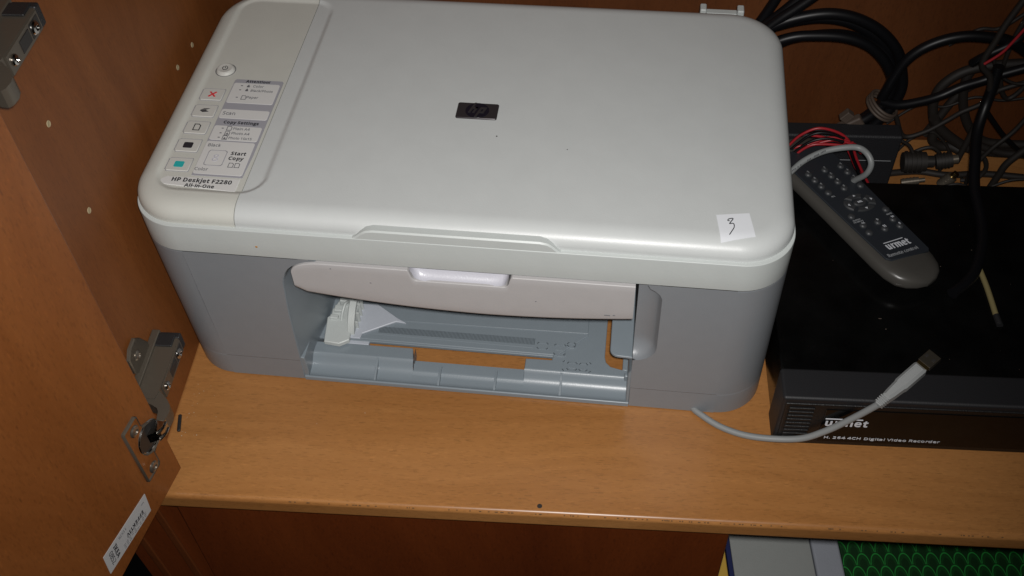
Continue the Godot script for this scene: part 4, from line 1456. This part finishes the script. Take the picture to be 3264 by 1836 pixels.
func build_cables() -> void:
	var c := thing("cable_coil", "thick coil of black cable tied up behind the printer", "cable coil")
	var strands := [
		[0.0045, [Vector3(0.205, 0.100, -0.266), Vector3(0.215, 0.124, -0.262), Vector3(0.223, 0.142, -0.262), Vector3(0.241, 0.154, -0.262), Vector3(0.266, 0.161, -0.262), Vector3(0.287, 0.160, -0.262), Vector3(0.307, 0.152, -0.262), Vector3(0.323, 0.140, -0.262), Vector3(0.335, 0.125, -0.262), Vector3(0.342, 0.107, -0.262), Vector3(0.346, 0.091, -0.262), Vector3(0.344, 0.075, -0.262), Vector3(0.338, 0.060, -0.262), Vector3(0.329, 0.046, -0.262), Vector3(0.316, 0.034, -0.262), Vector3(0.290, 0.024, -0.262)]],
		[0.0045, [Vector3(0.208, 0.094, -0.272), Vector3(0.218, 0.116, -0.270), Vector3(0.226, 0.137, -0.270), Vector3(0.244, 0.147, -0.270), Vector3(0.267, 0.152, -0.270), Vector3(0.288, 0.150, -0.270), Vector3(0.306, 0.142, -0.270), Vector3(0.322, 0.130, -0.270), Vector3(0.333, 0.116, -0.270), Vector3(0.340, 0.100, -0.270), Vector3(0.341, 0.083, -0.270), Vector3(0.338, 0.067, -0.270), Vector3(0.330, 0.052, -0.270), Vector3(0.317, 0.040, -0.270), Vector3(0.292, 0.028, -0.270)]],
		[0.0042, [Vector3(0.210, 0.100, -0.257), Vector3(0.219, 0.118, -0.256), Vector3(0.231, 0.135, -0.256), Vector3(0.247, 0.143, -0.256), Vector3(0.266, 0.145, -0.256), Vector3(0.287, 0.144, -0.256), Vector3(0.305, 0.138, -0.256), Vector3(0.319, 0.127, -0.256), Vector3(0.329, 0.114, -0.256), Vector3(0.335, 0.100, -0.256), Vector3(0.335, 0.085, -0.256), Vector3(0.329, 0.070, -0.256), Vector3(0.318, 0.058, -0.256), Vector3(0.304, 0.047, -0.256), Vector3(0.285, 0.040, -0.256)]],
		[0.0042, [Vector3(0.212, 0.086, -0.268), Vector3(0.222, 0.105, -0.268), Vector3(0.233, 0.122, -0.268), Vector3(0.249, 0.133, -0.268), Vector3(0.269, 0.137, -0.268), Vector3(0.288, 0.138, -0.268), Vector3(0.306, 0.133, -0.268), Vector3(0.326, 0.121, -0.268), Vector3(0.336, 0.107, -0.268), Vector3(0.341, 0.093, -0.268), Vector3(0.339, 0.077, -0.268), Vector3(0.332, 0.064, -0.268), Vector3(0.323, 0.052, -0.268), Vector3(0.308, 0.038, -0.268), Vector3(0.286, 0.032, -0.268)]],
		[0.0042, [Vector3(0.212, 0.118, -0.276), Vector3(0.217, 0.131, -0.275), Vector3(0.222, 0.141, -0.275), Vector3(0.229, 0.157, -0.275), Vector3(0.236, 0.175, -0.275), Vector3(0.245, 0.200, -0.275)]],
		[0.0042, [Vector3(0.213, 0.120, -0.269), Vector3(0.218, 0.132, -0.268), Vector3(0.226, 0.145, -0.268), Vector3(0.239, 0.159, -0.268), Vector3(0.253, 0.177, -0.268), Vector3(0.265, 0.200, -0.268)]],
		[0.0042, [Vector3(0.214, 0.128, -0.262), Vector3(0.222, 0.141, -0.262), Vector3(0.236, 0.156, -0.262), Vector3(0.247, 0.166, -0.262), Vector3(0.262, 0.181, -0.262), Vector3(0.28, 0.205, -0.262)]],
	]
	for s in strands:
		var mb := Mb.new()
		mb.tube(s[1], s[0], 12, 7)
		part("strand", mb.done(), M.black_cable, c)
	var mb := Mb.new()
	for k in 3:
		var p := Vector3(0.3345, 0.0705, -0.263) + Vector3(0.0013, 0.0026, 0) * (k - 1)
		var ax := Vector3(-0.45, -0.89, 0)
		var s := ax.cross(Vector3.BACK).normalized()
		var loop := []
		for i in 17:
			var an := TAU * i / 16.0
			loop.append(p + s * 0.0125 * cos(an) + Vector3.BACK * 0.0150 * sin(an))
		mb.tube(loop, 0.0013, 8, 2)
	part("cable_tie", mb.done(), M.tie, c)
	mb = Mb.new()
	mb.rbox(Vector3(-0.010, -0.0055, -0.004), Vector3(0.012, 0.0055, 0.004), 0.002, 2, Transform3D(Basis(Vector3.BACK, 0.62), Vector3(0.3090, 0.0560, -0.2535)))
	mb.rbox(Vector3(-0.005, -0.002, -0.004), Vector3(0.005, 0.006, 0.003), 0.001, 2, Transform3D(Basis(Vector3.BACK, 0.9), Vector3(0.3065, 0.0650, -0.2530)))
	part("tape_scrap", mb.done(), M.tie, c)
	# single cables to the right
	cable("black_cable", "black cable arching right from the tied coil's top", 0.0042, [Vector3(0.328, 0.090, -0.249), Vector3(0.330, 0.101, -0.248), Vector3(0.332, 0.111, -0.248), Vector3(0.337, 0.127, -0.248), Vector3(0.347, 0.140, -0.248), Vector3(0.362, 0.149, -0.248), Vector3(0.379, 0.153, -0.248), Vector3(0.397, 0.152, -0.248), Vector3(0.410, 0.149, -0.249), Vector3(0.424, 0.141, -0.250), Vector3(0.45, 0.120, -0.255)], M.black_cable)
	cable("black_cable", "straight rising cable right of the coil's brown tie", 0.0038, [Vector3(0.327, 0.086, -0.2505), Vector3(0.342, 0.082, -0.250), Vector3(0.362, 0.085, -0.252), Vector3(0.377, 0.090, -0.254), Vector3(0.390, 0.098, -0.255), Vector3(0.405, 0.104, -0.256), Vector3(0.417, 0.110, -0.256), Vector3(0.45, 0.124, -0.256)], M.black_cable)
	cable("dusty_cable", "dusty black cable making a tall open loop at right", 0.0042, [Vector3(0.420, 0.010, -0.276), Vector3(0.411, 0.012, -0.280), Vector3(0.402, 0.012, -0.280), Vector3(0.393, 0.019, -0.280), Vector3(0.392, 0.032, -0.280), Vector3(0.387, 0.045, -0.280), Vector3(0.383, 0.060, -0.280), Vector3(0.384, 0.077, -0.280), Vector3(0.394, 0.091, -0.280), Vector3(0.409, 0.099, -0.280), Vector3(0.432, 0.103, -0.280), Vector3(0.47, 0.106, -0.280)], M.dusty_cable)
	cable("thin_cable", "thin dark cable climbing from the adapter's top right corner", 0.0020, [Vector3(0.335, 0.0625, -0.262), Vector3(0.348, 0.0600, -0.264), Vector3(0.361, 0.036, -0.265), Vector3(0.378, 0.041, -0.265), Vector3(0.394, 0.054, -0.266), Vector3(0.403, 0.063, -0.266), Vector3(0.416, 0.072, -0.266), Vector3(0.424, 0.084, -0.266), Vector3(0.432, 0.091, -0.265), Vector3(0.47, 0.108, -0.265)], M.dusty_cable)
	cable("dusty_cable", "dusty cable sagging to the shelf below the crossing loops", 0.0044, [Vector3(0.384, 0.052, -0.2705), Vector3(0.391, 0.042, -0.270), Vector3(0.405, 0.030, -0.270), Vector3(0.421, 0.020, -0.270), Vector3(0.440, 0.016, -0.270), Vector3(0.48, 0.014, -0.270)], M.dusty_cable)
	cable("dusty_cable", "dusty cable curving down behind the hanging black strap", 0.0040, [Vector3(0.412, 0.096, -0.290), Vector3(0.407, 0.079, -0.290), Vector3(0.412, 0.053, -0.290), Vector3(0.423, 0.029, -0.290), Vector3(0.438, 0.013, -0.290), Vector3(0.457, 0.008, -0.290), Vector3(0.50, 0.008, -0.290)], M.dusty_cable)
	cable("dusty_cable", "dusty cable rising steeply against the back panel at right", 0.0038, [Vector3(0.392, 0.010, -0.298), Vector3(0.399, 0.030, -0.298), Vector3(0.407, 0.051, -0.299), Vector3(0.417, 0.065, -0.299), Vector3(0.432, 0.073, -0.299), Vector3(0.447, 0.084, -0.299), Vector3(0.48, 0.100, -0.299)], M.dusty_cable)
	cable("thin_cable", "thin straight black cable slanting down right of the strap", 0.0020, [Vector3(0.412, 0.083, -0.250), Vector3(0.418, 0.075, -0.250), Vector3(0.434, 0.056, -0.250), Vector3(0.447, 0.043, -0.250), Vector3(0.465, 0.027, -0.250)], M.black_cable)
	cable("thin_cable", "thin dark cable dropping from the top right corner in a kink", 0.0025, [Vector3(0.416, 0.215, -0.243), Vector3(0.409, 0.196, -0.242), Vector3(0.401, 0.171, -0.241), Vector3(0.397, 0.153, -0.240), Vector3(0.394, 0.139, -0.240), Vector3(0.395, 0.130, -0.240), Vector3(0.404, 0.119, -0.240), Vector3(0.409, 0.095, -0.240), Vector3(0.407, 0.070, -0.240), Vector3(0.403, 0.030, -0.240)], M.dusty_cable)
	cable("black_cable", "short thick black cable beside the red wire at top right", 0.0034, [Vector3(0.432, 0.182, -0.246), Vector3(0.421, 0.165, -0.245), Vector3(0.417, 0.155, -0.245), Vector3(0.410, 0.147, -0.245), Vector3(0.396, 0.136, -0.246), Vector3(0.390, 0.126, -0.250)], M.black_cable)
	cable("red_wire", "single thin red wire at the top right corner", 0.0011, [Vector3(0.422, 0.190, -0.236), Vector3(0.415, 0.173, -0.236), Vector3(0.408, 0.156, -0.236), Vector3(0.403, 0.146, -0.236), Vector3(0.394, 0.135, -0.237)], M.red_wire)
	cable("hanging_cable", "flat black cable hanging down onto the recorder's top", 0.0043, [Vector3(0.409, 0.128, -0.244), Vector3(0.409, 0.108, -0.241), Vector3(0.407, 0.093, -0.236), Vector3(0.402, 0.080, -0.222), Vector3(0.398, 0.072, -0.200), Vector3(0.394, 0.064, -0.172), Vector3(0.3935, 0.0597, -0.139), Vector3(0.388, 0.0597, -0.112), Vector3(0.375, 0.0597, -0.082), Vector3(0.357, 0.0597, -0.064)], M.black_cable)
	cable("dusty_cable", "dusty cable slanting down behind the recorder at far right", 0.0030, [Vector3(0.470, 0.076, -0.235), Vector3(0.455, 0.054, -0.235), Vector3(0.443, 0.035, -0.235), Vector3(0.440, 0.021, -0.235), Vector3(0.437, 0.004, -0.235)], M.dusty_cable)
	cable("dusty_cable", "horizontal dusty cable lowest at far right behind the strap", 0.0032, [Vector3(0.415, 0.036, -0.262), Vector3(0.426, 0.030, -0.262), Vector3(0.448, 0.022, -0.262), Vector3(0.472, 0.021, -0.262), Vector3(0.50, 0.022, -0.262)], M.dusty_cable)
	cable("thin_cable", "short thin cable drooping right of the adapter", 0.0014, [Vector3(0.347, 0.056, -0.242), Vector3(0.352, 0.052, -0.240), Vector3(0.360, 0.046, -0.240), Vector3(0.366, 0.036, -0.238)], M.dusty_cable)
	cable("thin_cable", "small thin arch of cable above the dusty plugs", 0.0016, [Vector3(0.362, 0.026, -0.245), Vector3(0.365, 0.033, -0.245), Vector3(0.373, 0.0395, -0.245), Vector3(0.382, 0.0405, -0.245), Vector3(0.391, 0.031, -0.245), Vector3(0.394, 0.015, -0.245)], M.dusty_cable)
	cable("thin_cable", "small cable loop right of the metal plug near the shelf", 0.0020, [Vector3(0.418, 0.030, -0.245), Vector3(0.427, 0.030, -0.245), Vector3(0.432, 0.018, -0.245), Vector3(0.427, 0.006, -0.245), Vector3(0.415, 0.003, -0.246)], M.dusty_cable)
	var tangle := [
		["thin dusty wire running level beneath the black arch", 0.0012, [Vector3(0.352, 0.030, -0.288), Vector3(0.375, 0.050, -0.290), Vector3(0.398, 0.048, -0.291), Vector3(0.420, 0.060, -0.290), Vector3(0.445, 0.058, -0.289), Vector3(0.48, 0.066, -0.289)]],
		["thin dusty wire forming a low hump behind the plugs", 0.0014, [Vector3(0.362, 0.006, -0.275), Vector3(0.372, 0.024, -0.275), Vector3(0.388, 0.032, -0.276), Vector3(0.404, 0.018, -0.276), Vector3(0.412, 0.004, -0.276)]],
		["dusty wire hanging in a narrow loop at the far right", 0.0020, [Vector3(0.432, 0.170, -0.272), Vector3(0.425, 0.135, -0.272), Vector3(0.427, 0.095, -0.273), Vector3(0.440, 0.072, -0.274), Vector3(0.452, 0.095, -0.274), Vector3(0.448, 0.135, -0.273), Vector3(0.452, 0.18, -0.272)]],
		["dusty wire crossing steeply behind the red wire", 0.0016, [Vector3(0.385, 0.110, -0.295), Vector3(0.405, 0.126, -0.295), Vector3(0.422, 0.128, -0.295), Vector3(0.445, 0.150, -0.295), Vector3(0.47, 0.16, -0.295)]],
		["thin wire sagging from the arch to the far right", 0.0013, [Vector3(0.400, 0.1475, -0.2535), Vector3(0.412, 0.118, -0.254), Vector3(0.430, 0.104, -0.254), Vector3(0.45, 0.108, -0.254), Vector3(0.48, 0.13, -0.254)]],
		["thicker dusty lead lying along the shelf behind the recorder", 0.0030, [Vector3(0.352, 0.003, -0.252), Vector3(0.380, 0.003, -0.256), Vector3(0.405, 0.0032, -0.252), Vector3(0.435, 0.003, -0.255), Vector3(0.47, 0.003, -0.252)]],
		["second thick dusty lead on the shelf nearer the recorder", 0.0028, [Vector3(0.345, 0.003, -0.231), Vector3(0.372, 0.004, -0.226), Vector3(0.400, 0.003, -0.236), Vector3(0.430, 0.004, -0.224), Vector3(0.47, 0.003, -0.230)]],
		["dusty wire rising from the shelf beside the hanging cable", 0.0018, [Vector3(0.418, 0.003, -0.240), Vector3(0.414, 0.030, -0.231), Vector3(0.422, 0.055, -0.229), Vector3(0.437, 0.078, -0.231), Vector3(0.45, 0.12, -0.234), Vector3(0.455, 0.16, -0.236)]],
		["thin wire bowed low between the plugs and the right edge", 0.0012, [Vector3(0.382, 0.012, -0.222), Vector3(0.402, 0.022, -0.221), Vector3(0.422, 0.016, -0.221), Vector3(0.445, 0.028, -0.221), Vector3(0.47, 0.03, -0.221)]],
	]
	for q in tangle:
		cable("dusty_wire", q[0], q[1], q[2], M.dusty_cable, 8, 6)
	# adapter
	var ad := thing("power_adapter", "black rectangular power adapter behind the remote control", "power adapter", Transform3D(Basis(), Vector3(0.285, 0, -0.243)))
	mb = Mb.new()
	mb.rbox(Vector3(-0.070, 0.0, -0.0085), Vector3(0.0655, 0.0605, 0.0085), 0.0022, 3)
	part("case", mb.done(), M.adapter, ad)
	mb = Mb.new()
	mb.rbox(Vector3(0.010, 0.0335, 0.0080), Vector3(0.061, 0.0340, 0.0088), 0.0002, 1)
	part("seam", mb.done(), M.grey_print, ad)
	# plugs in the heap of leads
	var plug := func(called: String, label: String, p0: Vector3, p1: Vector3, r: float, m: Material, tip: Material) -> void:
		var t := thing(called, label, "plug")
		var q := Mb.new()
		q.tube([p0, p0.lerp(p1, 0.5), p1], r, 12, 3)
		part("plug_body", q.done(), m, t)
		q = Mb.new()
		for k in 4:
			q.tube([p0.lerp(p1, 0.12 + k * 0.2), p0.lerp(p1, 0.20 + k * 0.2)], r * 1.12, 12, 1)
		part("grip_ring", q.done(), m, t)
		q = Mb.new()
		q.tube([p1, p1 + (p1 - p0) * 0.35], r * 0.6, 12, 1)
		part("contact", q.done(), tip, t)
	plug.call("cable_plug", "larger dusty ribbed plug beside the adapter", Vector3(0.357, 0.031, -0.237), Vector3(0.376, 0.032, -0.237), 0.0085, M.dusty_cable, M.steel_dark)
	plug.call("cable_plug", "smaller dusty plug right of the ribbed one", Vector3(0.384, 0.033, -0.236), Vector3(0.397, 0.036, -0.236), 0.0065, M.dusty_cable, M.steel)
	plug.call("cable_plug", "slanting metal plug with a gold tip behind the recorder", Vector3(0.392, 0.013, -0.228), Vector3(0.399, 0.024, -0.228), 0.0048, M.steel, M.gold)
	plug.call("cable_plug", "thin metal plug lying low behind the recorder's back edge", Vector3(0.357, 0.018, -0.225), Vector3(0.371, 0.021, -0.225), 0.0032, M.steel, M.steel)
	# red and black wires bundled over the adapter
	var w := thing("wire_bundle", "bundle of thin red and black wires over the adapter", "wires")
	var wires := [
		[0, [Vector3(0.240, 0.052, -0.208), Vector3(0.250, 0.069, -0.208), Vector3(0.258, 0.082, -0.208), Vector3(0.269, 0.090, -0.208), Vector3(0.279, 0.090, -0.208), Vector3(0.291, 0.085, -0.208), Vector3(0.299, 0.077, -0.208), Vector3(0.303, 0.066, -0.212)]],
		[0, [Vector3(0.240, 0.040, -0.204), Vector3(0.253, 0.060, -0.204), Vector3(0.263, 0.072, -0.204), Vector3(0.275, 0.079, -0.204), Vector3(0.287, 0.082, -0.204), Vector3(0.303, 0.077, -0.204), Vector3(0.309, 0.068, -0.206)]],
		[0, [Vector3(0.241, 0.048, -0.200), Vector3(0.254, 0.066, -0.200), Vector3(0.266, 0.079, -0.200), Vector3(0.280, 0.081, -0.200), Vector3(0.294, 0.080, -0.200), Vector3(0.302, 0.080, -0.200), Vector3(0.309, 0.070, -0.203)]],
		[0, [Vector3(0.266, 0.083, -0.208), Vector3(0.275, 0.082, -0.208), Vector3(0.288, 0.078, -0.208), Vector3(0.301, 0.076, -0.208), Vector3(0.310, 0.068, -0.210)]],
		[0, [Vector3(0.246, 0.058, -0.206), Vector3(0.256, 0.071, -0.206), Vector3(0.268, 0.0755, -0.206), Vector3(0.282, 0.083, -0.206), Vector3(0.298, 0.0795, -0.206)]],
		[1, [Vector3(0.240, 0.050, -0.204), Vector3(0.257, 0.077, -0.204), Vector3(0.268, 0.088, -0.204), Vector3(0.280, 0.089, -0.204), Vector3(0.293, 0.084, -0.204)]],
		[1, [Vector3(0.241, 0.050, -0.200), Vector3(0.257, 0.074, -0.200), Vector3(0.267, 0.084, -0.200), Vector3(0.279, 0.087, -0.200), Vector3(0.292, 0.084, -0.200)]],
		[1, [Vector3(0.243, 0.052, -0.210), Vector3(0.257, 0.079, -0.210), Vector3(0.268, 0.0865, -0.210), Vector3(0.281, 0.0865, -0.210), Vector3(0.295, 0.080, -0.210)]],
		[0, [Vector3(0.295, 0.076, -0.208), Vector3(0.302, 0.064, -0.208), Vector3(0.310, 0.049, -0.208), Vector3(0.319, 0.037, -0.208), Vector3(0.326, 0.022, -0.208), Vector3(0.330, 0.004, -0.208)]],
		[0, [Vector3(0.300, 0.080, -0.204), Vector3(0.306, 0.065, -0.204), Vector3(0.315, 0.048, -0.204), Vector3(0.325, 0.030, -0.204), Vector3(0.331, 0.006, -0.204)]],
		[1, [Vector3(0.297, 0.079, -0.200), Vector3(0.304, 0.064, -0.200), Vector3(0.312, 0.049, -0.200), Vector3(0.320, 0.036, -0.200), Vector3(0.328, 0.006, -0.200)]],
	]
	for q in wires:
		mb = Mb.new()
		mb.tube(q[1], 0.00115, 8, 6)
		part("wire", mb.done(), M.red_wire if q[0] == 0 else M.black_cable, w)
	# stub of pale wire lying on the recorder
	var y := thing("wire_stub", "short pale yellow wire with a black end on the recorder", "wire")
	mb = Mb.new()
	mb.tube([Vector3(0.3835, 0.0562, -0.092), Vector3(0.3850, 0.0562, -0.073), Vector3(0.3856, 0.0562, -0.047)], 0.0021, 10, 4)
	part("insulation", mb.done(), M.yellow_wire, y)
	mb = Mb.new()
	mb.tube([Vector3(0.3856, 0.0564, -0.0475), Vector3(0.3862, 0.0564, -0.038)], 0.0024, 10, 2)
	part("end_cap", mb.done(), M.black_plastic, y)

# ---------------------------------------------------------------- things standing in the lower compartment
func build_lower_things() -> void:
	var turn := Basis(Vector3.UP, 0.07)
	var mb := Mb.new()
	mb.rbox(Vector3(-0.0052, -0.42, -0.20), Vector3(0.0050, 0, 0.09), 0.001, 2)
	single("yellow_booklet", "yellow booklet upright beside the navy edged box below", "booklet", mb.done(), M.yellow, Transform3D(turn, Vector3(0.2135, -0.20, 0.0)))
	var bx := thing("file_box", "pale grey file box with navy edge under the shelf", "file box", Transform3D(turn, Vector3(0.2195, -0.2, 0)))
	mb = Mb.new()
	mb.rbox(Vector3(0, -0.42, -0.20), Vector3(0.0042, 0.0, 0.085), 0.0008, 2)
	part("navy_edge", mb.done(), M.navy, bx)
	mb = Mb.new()
	mb.rbox(Vector3(0.0044, -0.42, -0.20), Vector3(0.0738, 0.0, 0.085), 0.0008, 2)
	part("box_top", mb.done(), M.card, bx)
	mb = Mb.new()
	mb.rbox(Vector3(0, -0.42, -0.20), Vector3(0.0240, 0, 0.085), 0.0025, 3)
	single("white_binder", "narrow white binder between grey box and green box", "binder", mb.done(), M.white_card, Transform3D(turn, Vector3(0.2945, -0.199, 0)))
	mb = Mb.new()
	mb.rbox(Vector3(0, -0.42, -0.20), Vector3(0.26, 0, 0.085), 0.0015, 2)
	single("green_box", "green box printed with fish scales at the bottom right", "box", mb.done(), M.green, Transform3D(turn, Vector3(0.3195, -0.203, 0)))

# ---------------------------------------------------------------- small litter
func build_specks() -> void:
	var mb := Mb.new()
	for i in 44:
		var p := Vector3(-0.205 + 0.035 * pow(rng.randf(), 2.0), 0.0, rng.randf_range(-0.004, 0.050))
		if i > 38:
			p = Vector3(rng.randf_range(-0.19, 0.05), 0.0, rng.randf_range(0.005, 0.04))
		var s := 0.00008 + 0.00028 * pow(rng.randf(), 3.0)
		mb.rbox(p - Vector3(s, 0, s * rng.randf_range(0.5, 1.5)), p + Vector3(s, s, s), s * 0.4, 1)
	var d := part("dust", mb.done(), M.dust, self)
	d.set_meta("kind", "stuff")
	tag(d, "scattered pale crumbs of dust on the wooden shelf", "dust")
	mb = Mb.new()
	for i in 12:
		var p := Vector3(rng.randf_range(0.26, 0.45), 0.0551, rng.randf_range(-0.15, 0.0))
		var s := rng.randf_range(0.0001, 0.0002)
		mb.rbox(p - Vector3(s, 0, s), p + Vector3(s, s, s * 1.5), s * 0.4, 1)
	for q in [[0.3030, -0.0415, 0.0011], [0.3057, -0.0319, 0.0005], [0.382, -0.1125, 0.0005], [0.3556, -0.0946, 0.0004]]:
		mb.rbox(Vector3(q[0] - q[2], 0.0551, q[1] - 0.0003), Vector3(q[0] + q[2], 0.0555, q[1] + 0.0003), 0.0002, 1)
	d = part("recorder_dust", mb.done(), M.tie, self)
	d.set_meta("kind", "stuff")
	tag(d, "pale specks of dust on the recorder's black top", "dust")
	mb = Mb.new()
	mb.rbox(Vector3(-0.0013, 0.0, -0.0075), Vector3(0.0013, 0.0022, 0.0075), 0.0008, 2)
	single("plastic_strip", "small black plastic strip on the shelf by the lower hinge", "plastic strip", mb.done(), M.black_plastic, Transform3D(Basis(Vector3.UP, 0.2), Vector3(-0.2085, 0.0, 0.0393)))
